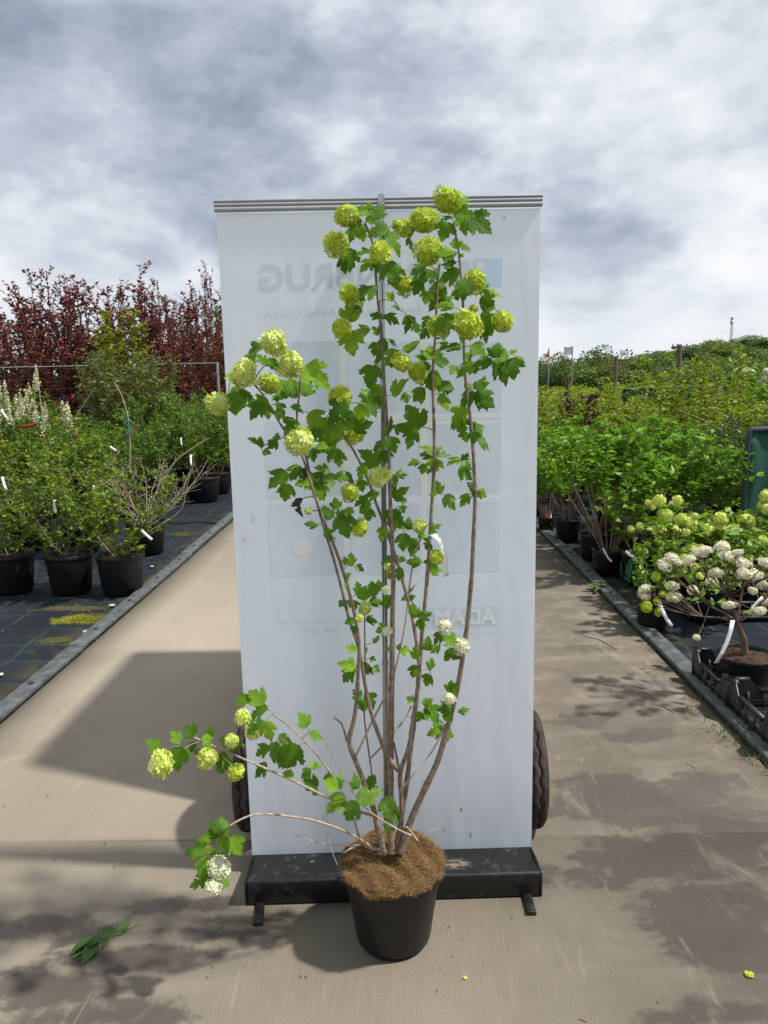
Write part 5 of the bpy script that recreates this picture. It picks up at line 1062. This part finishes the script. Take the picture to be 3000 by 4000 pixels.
# white-flowered shrub with a short thick trunk, bare twigs
wx, wy = 1.66, 3.46
white = tag(empty('potted_shrub', (wx, wy, .024)), 'white-flowered shrub with bare twigs and thick trunk in a black crate', 'shrub')
obj('pot', pot_mesh('pot', .138, .185, M_pv), white); obj('soil', soil_mesh(.129, .163), white)
g = G(); fork = to_local(white, at_depth(1592*K, 1345*K, 3.46))
base = np.array([0, 0, .165]); g.tube([base - (0, 0, .02), base*.5 + fork*.5 + (.015, 0, 0), fork], [.021, .015, .012], 9)
WH = [(1437, 1220, 15, 'c'), (1452, 1207, 14, 'c'), (1462, 1214, 12, 'c'), (1437, 1237, 11, 'p'), (1392, 1272, 14, 'c'), (1392, 1288, 11, 'c'), (1449, 1266, 14, 'c'), (1453, 1290, 16, 'c'), (1446, 1281, 10, 'p'), (1510, 1192, 15, 'c'), (1523, 1188, 14, 'c'), (1490, 1208, 14, 'p'),
      (1561, 1180, 15, 'p'), (1585, 1182, 13, 'c'), (1572, 1200, 14, 'c'), (1592, 1194, 12, 'c'), (1601, 1217, 14, 'p'), (1616, 1220, 11, 'c'), (1530, 1243, 15, 'p'), (1546, 1236, 14, 'p'), (1536, 1257, 12, 'c'), (1605, 1238, 17, 'c'), (1628, 1242, 16, 'c'), (1645, 1240, 16, 'c'), (1655, 1215, 16, 'c'),
      (1575, 1307, 13, 'c'), (1500, 1276, 12, 'c'), (1506, 1377, 8, 'p'), (1504, 1331, 8, 'p'), (1640, 1320, 15, 'c'), (1655, 1300, 14, 'c'), (1625, 1275, 10, 'p'), (1650, 1265, 13, 'c'), (1555, 1328, 7, 'p')]
mids = [fork + np.array(v)*.16 for v in ((-.8, .1, .5), (-.4, -.3, .9), (.2, .2, 1), (.7, -.1, .7), (-.9, .3, .1), (.9, .3, .3))]
for q in mids: g.tube([fork, fork*.5 + q*.5 + (0, 0, .01), q], [.009, .006, .0045], 6, cap=False)
for i, (hx, hy, r, c) in enumerate([q for j, q in enumerate(WH) if j % 5 != 3]):
    Y = 3.5 + (.28*sin(hx*.37 + hy) if hx > 1470 else .12); P = at_depth(hx*K, hy*K, Y); R = r*K/FPX*depth_of(P); L_ = to_local(white, P)
    R *= 1.0; obj('flower_head', HEAD_W[i % 4], white, L_, (random.uniform(-.5, .5), random.uniform(-.5, .5), i), (R*1.1, R, R*.85))
    q = min(mids, key=lambda m_: np.linalg.norm(m_ - L_)); tt = np.linspace(0, 1, 6)[:, None]; ln = np.linalg.norm(L_ - q)
    g.tube(q + (L_ - q)*tt + np.array([0, 0, -.06*ln])*np.sin(tt*pi), np.linspace(.0036, .0019, 6), 5, cap=False)
for a_ in range(26):                              # bare twiglets
    q = mids[a_ % 6]; d = unit(q - fork + np.array([random.gauss(0, .09), random.gauss(0, .09), random.uniform(0, .1)])); tt = np.linspace(0, 1, 5)[:, None]; ln = random.uniform(.12, .32)
    g.tube(q + d*ln*tt + np.array([random.gauss(0, .03), random.gauss(0, .03), .05*random.random()])*tt**2, np.linspace(.004, .0018, 5), 4, cap=False)
g.obj('trunk', M_bark2, white)
fg, V, T, tp_ = grow(77, H=.42, spread=.36, nstem=12, nsub=2, sublen=.3, leaf=.06, aspect=.4, per=.55, start=.5)
o = fast_mesh('foliage', V, T, [LM['snow']]); o = obj('foliage', o, white, fork - (0, 0, .1)); o['kind'] = 'stuff'
hang_tag(white, 1583, 1340, 3.36, -.12, .20, .026, curl=-.25)
hang_tag(white, 1648, 1290, 3.4, -.9, .12, .02)
# dense rows of broad-leaved shrubs and mixed stock behind
r_ = np.random.default_rng(33); cnt = 0
labs = {'broad': ('bright green broad-leaved potted shrub in the crowded rows right of the path', 'broad-leaved shrubs in rows right of the path'), 'leggy': ('bright green broad-leaved potted shrub in the crowded rows right of the path', 'broad-leaved shrubs in rows right of the path'),
        'yell': ('yellow green young potted shrub in the rows behind the broad-leaved ones', 'yellow green shrubs in the rear rows right of the path'), 'sparse': ('tall loose yellow green shrub standing above the rear rows', 'tall loose shrubs above the rear rows'), 'dark': ('small dark green leafy bush near the near green screen', 'dark green bushes near the screen')}
for Y in np.r_[np.arange(6.1, 12, .78), np.arange(12.2, 18.5, 1.05)]:
    for X in np.arange(1.72 + (.35 if Y < 8 else 0), min(.56*Y + .6, 9.5), .66 if Y < 9 else .8 if Y < 12 else .98):
        if Y < 7.3 and X < 2.0: continue
        if X > 2.62 and X < 3.9 and 5.4 < Y < 6.3: continue
        ratio = X/Y
        if Y < 9: kd = 'broad' if r_.random() < .6 else 'leggy' if r_.random() < .7 else 'dark'; s_ = r_.uniform(.8, 1.12)
        elif Y < 12: kd = 'yell' if r_.random() < .68 else 'broad' if r_.random() < .6 else 'dark'; s_ = r_.uniform(.92, 1.1)
        else: kd = 'yell' if r_.random() < .8 else 'dark'; s_ = r_.uniform(.85, 1.1)
        if Y < 9 and ratio > .40: kd = 'dark' if r_.random() < .7 else kd
        lab, grp = labs[kd]; sz_ = (s_*r_.uniform(.85, 1.12) if Y < 9 else r_.uniform(.66, .98) if Y < 12 else r_.uniform(.68, .92))
        lab = {'broad': 'bright broad-leaved shrub', 'leggy': 'bright leggy shrub', 'yell': 'yellow green young shrub', 'dark': 'dark small-leaved bush'}[kd] + place(X, Y, 'right')
        shrub(kd, int(r_.integers(3)), X + r_.normal(0, .07), Y + r_.normal(0, .08), 'mid', s_, None, lab, grp, sz=sz_); cnt += 1
for px_x, ytop, Y, lab in ((1470, 868, 6.5, 'tallest bright broad-leaved shrub in the middle of the right rows'), (1530, 905, 6.0, 'broad-leaved green shrub left of the near green screen')):
    P = at_depth(px_x*K, ytop*K, Y); shrub('broad', 2, P[0], Y, 'mid', 1.05, None, lab, sz=(P[2] - .22)/.98)
for px_x, ytop, Y, lab in ((1400, 806, 10.5, 'loose yellow green shrub with pointed tips left of the utility pole'), (1455, 778, 11.2, 'tall loose yellow green shrub in front of the utility pole'), (1530, 762, 10.6, 'tall dark-stemmed shrub right of the utility pole'), (1565, 770, 11.8, 'leafy shrub left of the white flowers'), (1340, 830, 12, 'loose yellow green shrub right of the purple bush')):
    P = at_depth(px_x*K, ytop*K, Y); shrub('sparse', int(px_x) % 3, P[0], Y, 'mid', 1.0, None, lab, sz=(P[2] - .22)/1.55)
P = at_depth(1246*K, 834*K, 9.3); shrub('purple', 0, P[0], 9.3, 'mid', 1.05, None, 'small purple-leaved bush among the yellow green rows on the right', sz=(P[2] - .2)/1.0)
P = at_depth(1632*K, 800*K, 12.5); t7 = shrub('broad', 1, P[0], 12.5, 'mid', 1.35, None, 'shrub with white flower balls above the rear rows at the right edge', sz=1.45)
for hx, hy, r in ((1592, 803, 7), (1613, 803, 9), (1622, 806, 8), (1656, 803, 8), (1652, 818, 8), (1640, 826, 6), (1650, 720 + 100, 6)): head(t7, hx, hy, 12.4, r, 'c')
for pts, Y in (([(1440, 960), (1400, 915), (1352, 872)], 8.6), ([(1560, 930), (1515, 905), (1465, 885)], 8.4), ([(1335, 985), (1338, 930), (1330, 912)], 7.6), ([(1290, 950), (1300, 905), (1310, 880)], 8.8), ([(1530, 880), (1555, 830), (1575, 790)], 9.8), ([(1210, 960), (1216, 915), (1226, 890)], 8.2)):
    shoot(t4, pts, Y, .006, M_bark if Y > 9 else M_pale)
for x_, y_, Y_ in ((1436, 922, 8.4), (1398, 958, 7.8), (1272, 940, 8.2), (1358, 1010, 7.2), (1512, 1010, 6.6)): hang_tag(t4, x_, y_, Y_, .2, .09, .018, M_orange if y_ == 922 else M_tag)
# green shade screens
def screen(p0, p1, Y0, Y1, z0, label, r=.022):
    A, B = at_depth(p0[0]*K, p0[1]*K, Y0), at_depth(p1[0]*K, p1[1]*K, Y1); root = tag(empty('shade_screen', (A[0], A[1], 0)), label, 'screen')
    b_ = B - A; d = np.array([b_[0], b_[1], 0]); zt = (A[2] + B[2])/2
    g = G(); g.tube([(0, 0, z0), (0, 0, zt - .07), (d[0]*.012, d[1]*.012, zt - .02), d*.04 + (0, 0, zt), d + (0, 0, zt)], r, 10); g.tube([tuple(d) [:2] + (z0,), tuple(d)[:2] + (zt,)], r, 10); g.tube([(0, 0, z0 + .08), tuple(d)[:2] + (z0 + .08,)], r*.8, 8); g.obj('frame', M_netdark, root, smooth=True)
    g = G(); nx, nz = 14, 10; U, W = np.meshgrid(np.linspace(0.01, .99, nx), np.linspace(z0 + .05, zt - .02, nz)); nrm = unit(np.cross(d, (0, 0, 1)))
    V = U[..., None]*d + np.stack([0*U, 0*U, W], -1) + nrm*(.012*np.sin(U*17) + .01*np.sin(W*9 + U*5))[..., None]; g.add(V.reshape(-1, 3), grid_faces(nx, nz)); o = g.obj('net', M_net, root, smooth=True); o.modifiers.new('thickness', 'SOLIDIFY').thickness = .004
    return root
screen((1617, 928), (1760, 922), 5.75, 5.9, .05, 'near green netting screen with a rounded dark frame at the right picture edge')
screen((1345, 836), (1600, 838), 14.6, 14.8, .05, 'long low dark green netting screen behind the right rows')
# ------------------------------------------------------------------ far things on the right
def crown_geo(seed, W, H, n_, leaf, lobes=9):
    r = np.random.default_rng(seed); c = r.normal(0, 1, (lobes, 3)); c /= np.linalg.norm(c, axis=1)[:, None]; c *= (r.uniform(.15, .62, lobes))[:, None]; rad = r.uniform(.28, .5, lobes)
    k_ = r.integers(lobes, size=n_); d = r.normal(0, 1, (n_, 3)); d /= np.linalg.norm(d, axis=1)[:, None]; P = c[k_] + d*(rad[k_]*r.uniform(.55, 1.05, n_)**.6)[:, None]
    P = P*(W/2, W/2, H/2); P[:, 2] -= P[:, 2].min()
    D = d + r.normal(0, .8, (n_, 3)); N = d + np.array([0, 0, .6]) + r.normal(0, .5, (n_, 3)); V, T = leaf_faces(P, D, N, leaf*r.uniform(.6, 1.3, n_), leaf*.8*r.uniform(.6, 1.2, n_)); return V, T
def zh(x, y):                                     # height of the far hill
    s_ = lambda t_: np.clip(t_, 0, 1)**2*(3 - 2*np.clip(t_, 0, 1))
    return 10.5*s_((x/np.maximum(y, 1) - .17)/.32)*s_((y - 120)/170.)
xs = np.linspace(0, 500, 51); yv = np.linspace(105, 650, 56); X, Y = np.meshgrid(xs, yv); g = G(); g.add(np.stack([X, Y, zh(X, Y) - .2], -1).reshape(-1, 3), grid_faces(51, 56))
M_hill = simple('hill_scrub', (.055, .085, .02), .95, .2, nscale=.08, namt=.4)
tag(g.obj('hill', M_hill, smooth=True), 'low wooded hill rising behind the nursery on the right', kind='structure')
M_trunk = simple('tree_trunk', (.09, .07, .055), .9, .2)
FC = {}
def far_tree(x, y, W, H, lm, label, group=None, v=0, z=None, shape='round'):
    key = (lm, v)
    if key not in FC:
        V, T = crown_geo(500 + v, 1, 1, 2600, .048); FC[key] = fast_mesh('crown', V, T, [LM[lm]])
    z = float(zh(x, y)) - .2 if z is None else z
    root = tag(empty('tree', (x, y, z), random.uniform(0, 6.28)), label, 'tree', group)
    g = G(); g.tube([(0, 0, 0), (.03*W, 0, H*.3), (0, .02*W, H*.55)], [.03*H, .022*H, .01*H], 7); g.obj('trunk', M_trunk, root); obj('crown', FC[key], root, (0, 0, H*.18), scale=(W, W, H*.82)); return root
MID = [(1178, 735, 70, 5, 'far', 'slim tree close beside the right banner edge behind the red flag'), (1218, 726, 85, 7, 'farbrown', 'open-crowned brownish tree above the white flag'), (1255, 760, 75, 8, 'far', 'broad green tree between the two flags and the thin pole'), (1290, 730, 90, 9, 'far', 'tree with feathery top left of the brownish thicket'), (1345, 728, 85, 8, 'farbrown', 'large brownish green tree at the middle of the far thicket'),
       (1310, 752, 72, 9, 'farbrown', 'brownish green tree in the far thicket, left of the large one'), (1385, 745, 80, 9, 'far', 'round green tree at the right end of the thicket'), (1200, 770, 60, 6, 'fardark', 'dark reddish green tree below the two flags'), (1412, 735, 130, 8, 'fardark', 'dark bluish tree at the foot of the hill'), (1440, 732, 140, 9, 'farlime', 'pale silvery tree at the foot of the hill'), (1490, 733, 190, 9, 'fardark', 'small pointed dark tree on the slope of the hill'), (1420, 780, 90, 10, 'fardark', 'dark tree in front of the hill left of the utility pole'),
       (1622, 712, 250, 20, 'far', 'big round tree on top of the hill beside the mast'), (1653, 720, 240, 16, 'far', 'tree on the hilltop at the right picture edge'), (1565, 731, 230, 14, 'farlime', 'light green tree on the hill left of the mast')]
for i, (px_x, ytop, Y, W, lm, lab) in enumerate(MID):
    P = at_depth(px_x*K, ytop*K, Y); z0 = float(zh(P[0], Y)) - .2; far_tree(P[0], Y, W*.62 if Y < 100 else W*.8, max(3., P[2] - z0), lm, lab, v=i % 4)
g = G(); r_ = np.random.default_rng(8); gs = {q: G() for q in ('far', 'farlime', 'fardark')}
base_crowns = [crown_geo(600 + i, 1, 1, 800, .085) for i in range(4)]
for i in range(430):
    Y = r_.uniform(118, 430); X = Y*r_.uniform(.12, .66); W = r_.uniform(6, 13); H = r_.uniform(3.4, 6.2); V, T = base_crowns[i % 4]; a = r_.uniform(0, 6.28)
    V = V*(W, W, H); V = np.c_[V[:, 0]*cos(a) - V[:, 1]*sin(a), V[:, 0]*sin(a) + V[:, 1]*cos(a), V[:, 2]] + (X, Y, float(zh(X, Y)) - .6); gs[('far', 'farlime', 'far', 'fardark', 'farlime')[i % 5]].add(V, T)
for q, gg in gs.items(): tag(gg.obj('woodland', LM[q]), {'far': 'mid green woodland covering the far hill', 'farlime': 'light green woodland patches on the far hill', 'fardark': 'dark green woodland patches on the far hill'}[q], kind='stuff')
# scrub and stock between the rows and the hill, and beyond on the left
gg = G(); bc = [crown_geo(700 + i, 1, 1, 620, .08) for i in range(4)]
for i in range(330):
    Y = r_.uniform(18.5, 64); X = r_.uniform(1.8, .62*Y + 2); W = r_.uniform(1.0, 2.2); H = r_.uniform(.9, 1.4); V, T = bc[i % 4]; gg.add(V*(W, W, H) + (X, Y, -.05), T)
tag(gg.obj('nursery_stock', LM['yell']), 'yellow green nursery stock in the far beds right of the path', kind='stuff')
gg = G()
for i in range(150):
    Y = r_.uniform(64, 112); X = r_.uniform(.05*Y, .62*Y); W = r_.uniform(3, 6); H = r_.uniform(2.0, 3.3); V, T = bc[i % 4]; gg.add(V*(W, W, H) + (X, Y, -.1), T)
for i in range(60):
    Y = r_.uniform(60, 130); X = r_.uniform(-.7*Y, 0.05*Y); W = r_.uniform(4, 8); H = r_.uniform(2.5, 4.5); V, T = bc[i % 4]; gg.add(V*(W, W, H) + (X, Y, -.1), T)
tag(gg.obj('thicket', LM['far']), 'green far thicket at the edge of the nursery', kind='stuff')
gg = G()
for i in range(150):
    Y = r_.uniform(16.8, 40); X = r_.uniform(-.62*Y, -2.2); W = r_.uniform(1.0, 2.2); H = r_.uniform(1.0, 1.9); V, T = bc[i % 4]; gg.add(V*(W, W, H) + (X, Y, -.05), T)
tag(gg.obj('nursery_stock', LM['dark']), 'dark green nursery stock behind the wire fence on the left', kind='stuff')
# poles, flags, mast
def base_at(px_x, ytop, Y): P = at_depth(px_x*K, ytop*K, Y); return P[0], P[2]
x, zt = base_at(1469, 744, 34); up_ = tag(empty('utility_pole', (x, 34, 0)), 'wooden utility pole with a short crossarm on the right', 'pole')
g = G(); g.tube([(0, 0, 0), (0, 0, zt)], [.13, .09], 10); g.obj('pole', M_wood, up_)
g = G(); g.box(-.36, .36, -.05, .05, zt - .18, zt - .08); g.obj('crossarm', M_wood, up_)
for dx in (-.3, -.12, .3):
    g = G(); g.lathe([(0, .0), (.035, 0), (.045, .04), (.03, .06), (.04, .1), (0, .12)], 8, c=(dx, 0, zt - .08)); g.obj('insulator', M_steel, up_)
x, zt = base_at(1331, 770, 33); tp2 = tag(empty('thin_pole', (x, 33, 0)), 'thin bare wooden pole in front of the brownish thicket', 'pole'); g = G(); g.tube([(0, 0, 0), (0, 0, zt)], [.09, .07], 8); g.obj('pole', M_wood, tp2)
x, zt = base_at(1582, 684, 300); mast = tag(empty('radio_mast', (x, 300, 0)), 'slender grey radio mast with antennas on the far hill', 'mast')
zb = float(zh(x, 300)); g = G()
for q in range(3): a = q*2*pi/3; g.tube([(.55*cos(a), .55*sin(a), zb - 1), (.3*cos(a), .3*sin(a), zt)], .09, 5)
for z_ in np.arange(zb, zt, 1.2):
    for q in range(3): a, b_ = q*2*pi/3, (q + 1)*2*pi/3; g.tube([(.45*cos(a), .45*sin(a), z_), (.45*cos(b_), .45*sin(b_), z_ + .9)], .04, 4, cap=False)
g.obj('lattice', M_steel, mast)
for q in range(3):
    a = q*2*pi/3 + .4
    for dz in (0, -1.6): g = G(); g.box(.5*cos(a) - .14, .5*cos(a) + .14, .5*sin(a) - .1, .5*sin(a) + .1, zt - 1.2 + dz, zt + .3 + dz); g.obj('antenna', M_white, mast)
for px_x, ytop, Y, mat, lab, pts in ((1186, 752, 48, simple('red_flag_cloth', (.62, .07, .04), .7), 'small red flag on a thin pole right of the banner', [(0, 0), (-.10, -.35), (-.34, -.75), (-.62, -.95), (-.40, -.98), (-.02, -.9)]), (1237, 748, 50, simple('white_flag_cloth', (.62, .64, .66), .7), 'white flag on a thin pole before the open-crowned tree', [(0, 0), (-.55, -.12), (-1.0, -.02), (-.95, -.5), (-.95, -.92), (-.5, -.98), (-.02, -.9)])):
    x, zt = base_at(px_x, ytop, Y); fl = tag(empty('flag', (x, Y, 0)), lab, 'flag'); g = G(); g.tube([(0, 0, 0), (0, 0, zt)], .03, 8); g.obj('flag_pole', M_steel, fl)
    k_ = len(pts); pts = [(a_*.55, b_*.6) for a_, b_ in pts]; V = [(a_, .06*sin(a_*7), zt + b_) for a_, b_ in pts]; c = np.mean(V, axis=0); V2 = [(a_, b_ + .02, c_) for a_, b_, c_ in V]
    g = G(); g.add(V + [tuple(c)], [(i, (i + 1) % k_, k_) for i in range(k_)]); g.add(V2 + [tuple(c + (0, .02, 0))], [(i, (i + 1) % k_, k_) for i in range(k_)]); g.add(V + V2, [(i, (i + 1) % k_, k_ + (i + 1) % k_, k_ + i) for i in range(k_)]); g.obj('flag_cloth', mat, fl)

# ------------------------------------------------------------------ small things on the ground
def oval_leaf(mat):
    g = G(); pts = [(0, 0), (.2, .14), (.29, .38), (.25, .62), (.13, .85), (0, 1)]; V = [(x_, y_, .18*abs(x_) - .12*y_*y_) for x_, y_ in pts] + [(-x_, y_, .18*abs(x_) - .12*y_*y_) for x_, y_ in pts[1:-1]] + [(0, .3, -.01), (0, .62, -.05)]
    T = [(0, 1, 10), (1, 2, 10), (2, 11, 10), (2, 3, 11), (3, 4, 11), (4, 5, 11), (0, 10, 6), (6, 10, 7), (7, 10, 11), (7, 11, 8), (8, 11, 9), (9, 11, 5)]; g.add(V, T); return g.mesh('leaf', [mat], True)
M_fall = leaf_mat('fallen_leaf', (.035, .075, .014), (.055, .12, .02), .2, .5, (.09, .16, .04), 'object', True)
OV = oval_leaf(M_fall); Z7 = lambda a_, b_: at_ground(a_/1.301, 2300 + b_/1.301)
A, B = Z7(375, 1882), Z7(695, 1718); tw = tag(empty('fallen_leafy_twig', (A[0], A[1], 0)), 'broken green twig with oval leaves lying on the concrete at lower left', 'twig')
g = G(); tt = np.linspace(0, 1, 6)[:, None]; g.tube((B - A)*tt + np.array([.0, .008, 0])*np.sin(tt*pi) + (0, 0, .006), np.linspace(.0028, .0015, 6), 6); g.obj('stem', M_shoot, tw)
for bx, by, tx, ty, zz_ in ((470, 1805, 372, 1902, .006), (492, 1808, 425, 1908, .012), (480, 1796, 365, 1868, .02), (575, 1765, 515, 1836, .008), (590, 1752, 470, 1812, .018), (650, 1728, 606, 1768, .007), (668, 1722, 575, 1758, .014), (530, 1790, 440, 1850, .022)):
    P, Q = Z7(bx, by), Z7(tx, ty); d = Q - P; L_ = np.linalg.norm(d)*1.05; m4 = (Matrix.Translation(Vector(P - A) + Vector((0, 0, zz_)))
        @ Matrix.Rotation(atan2(d[1], d[0]) - pi/2, 4, 'Z') @ Matrix.Rotation(random.uniform(-.5, .5), 4, 'Y') @ Matrix.Diagonal((L_*.85, L_, L_, 1)))
    o = obj('leaf', OV, tw); o.matrix_local = m4
def dry_twig(a, b, label, r=.003, mat=None, sag=.01):
    A, B = at_ground(*a), at_ground(*b); root = G(); tt = np.linspace(0, 1, 6)[:, None]; d = B - A; nrm = np.array([-d[1], d[0], 0])
    root.tube(d*tt + nrm*.08*np.sin(tt*pi*1.3) + (0, 0, r), np.linspace(r, r*.5, 6), 6); o = root.obj('dry_twig', mat or M_bark); o.location = A; tag(o, label, 'twig', 'dry twigs lying on the path')
dry_twig((2283, 2485), (2420, 2537), 'longest dry twig on the right side of the path', .004, M_pale); dry_twig((2557, 2753), (2634, 2784), 'dark dry twig lying across the path before the black crates'); dry_twig((2677, 2784), (2726, 2749), 'short slanted dry twig by the right kerb')
dry_twig((2709, 2876), (2731, 2862), 'tiny dry twig on the path near the empty crate', .002); dry_twig((2679, 2985), (2720, 3003), 'thin dry twig right of the banner on the damp stain', .002); dry_twig((2264, 3983), (2292, 3993), 'tiny twig at the bottom of the picture right of the pot', .002)
R4 = leaf_mat('dry_leaf', (.13, .045, .02), (.2, .07, .03), .1, .7, None, 'object'); OD = oval_leaf(R4); p = at_ground(2600, 2606); o = obj('dry_leaf', OD, None, (p[0], p[1], .012), (.4, .3, 1.2), .06); tag(o, 'curled reddish dry leaf beside the right kerb', 'leaf')
OW = oval_leaf(leaf_mat('fallen_green_leaf', (.06, .11, .03), (.09, .15, .05), .2, .5, None, 'object'))
cl = tag(empty('fallen_sprig', tuple(at_ground(2335, 2312))), 'small green sprig lying on the right kerb by the green crate', 'sprig')
for i in range(6): obj('leaf', OW, cl, (random.gauss(0, .03), random.gauss(0, .04), .03 + .006*i), (random.uniform(-.4, .4), random.uniform(-.4, .4), i*1.1), .07)
p = at_ground(1618*K, 2108*K); o = obj('fallen_floret', HEAD_S['l'][0], None, (p[0], p[1], .005), (0, 0, 0), (.010, .010, .005)); tag(o, 'small fallen lime green floret on the concrete at lower right', 'floret')
p = at_ground(1005*K, 2114*K); o = obj('fallen_floret', HEAD_S['p'][0], None, (p[0], p[1], .003), (0, 0, 0), (.005, .005, .003)); tag(o, 'tiny pale petal on the concrete below the pot', 'floret')
M_stone = simple('pale_pebble', (.42, .41, .38), .8, nscale=60, namt=.3)
def pebble(x, y, r, label):
    p = at_ground(x, y); g = G(); g.lathe([(0, -.4), (.6, -.35), (1, 0), (.7, .45), (0, .6)], 8); o = g.obj('pebble', M_stone, smooth=False); o.location = (p[0], p[1], r*.5); o.scale = (r*1.2, r*.9, r*.8); o.rotation_euler = (0, 0, x); tag(o, label, 'pebble', 'pale pebbles on the left fabric')
for x, y, r, l in ((437, 2371, .022, 'pale pebble on the fabric just before the pot nearest the left kerb'), (336, 2475, .022, 'pale pebble between the moss patch and the left kerb'), (593, 2217, .018, 'pale pebble beside the pot of the bare pale bush'), (5, 2640, .016, 'pale pebble at the left picture edge'), (835, 2085, .02, 'pale pebble on the left kerb near the banner')): pebble(x, y, r, l)
P = [at_ground(a_*K, b_*K, .008) for a_, b_ in ((330, 1128), (400, 1130), (430, 1127), (460, 1130), (486, 1131), (500, 1128))]; g = G(); g.tube(np.array(P), .008, 6); tag(g.obj('hose', M_black), 'thin black irrigation hose lying on the fabric by the left kerb', 'hose')
g = G(); nn = 520; X = rng.uniform(XL + .02, XR - .02, nn); Y = rng.uniform(1., 8.5, nn)
V, T = leaf_faces(np.c_[X, Y, np.full(nn, .003)], rng.normal(0, 1, (nn, 3))*(1, 1, .1), np.tile([0, 0, 1.], (nn, 1)), rng.uniform(.003, .012, nn), rng.uniform(.002, .006, nn)); g.add(V, T)
tag(g.obj('debris', leaf_mat('debris', (.03, .022, .016), (.09, .07, .05), .05, .9, (.24, .2, .15))), 'tiny bits of bark and leaf scattered on the concrete path', kind='stuff')

# shrubs that would still share a label are told apart by their order across the picture
same = {}
for o in bpy.data.objects:
    if o.parent is None and 'label' in o: same.setdefault(o['label'], []).append(o)
for lab, os_ in same.items():
    if len(os_) > 1 and len(os_) < 6:
        os_.sort(key=lambda o: o.location[0]/max(.1, o.location[1]))
        for o, w_ in zip(os_, {2: ('left one', 'right one'), 3: ('left one', 'middle one', 'right one'), 4: ('leftmost', 'inner left one', 'inner right one', 'rightmost'), 5: ('leftmost', 'second from left', 'middle one', 'second from right', 'rightmost')}[len(os_)]): o['label'] = lab + ', ' + w_
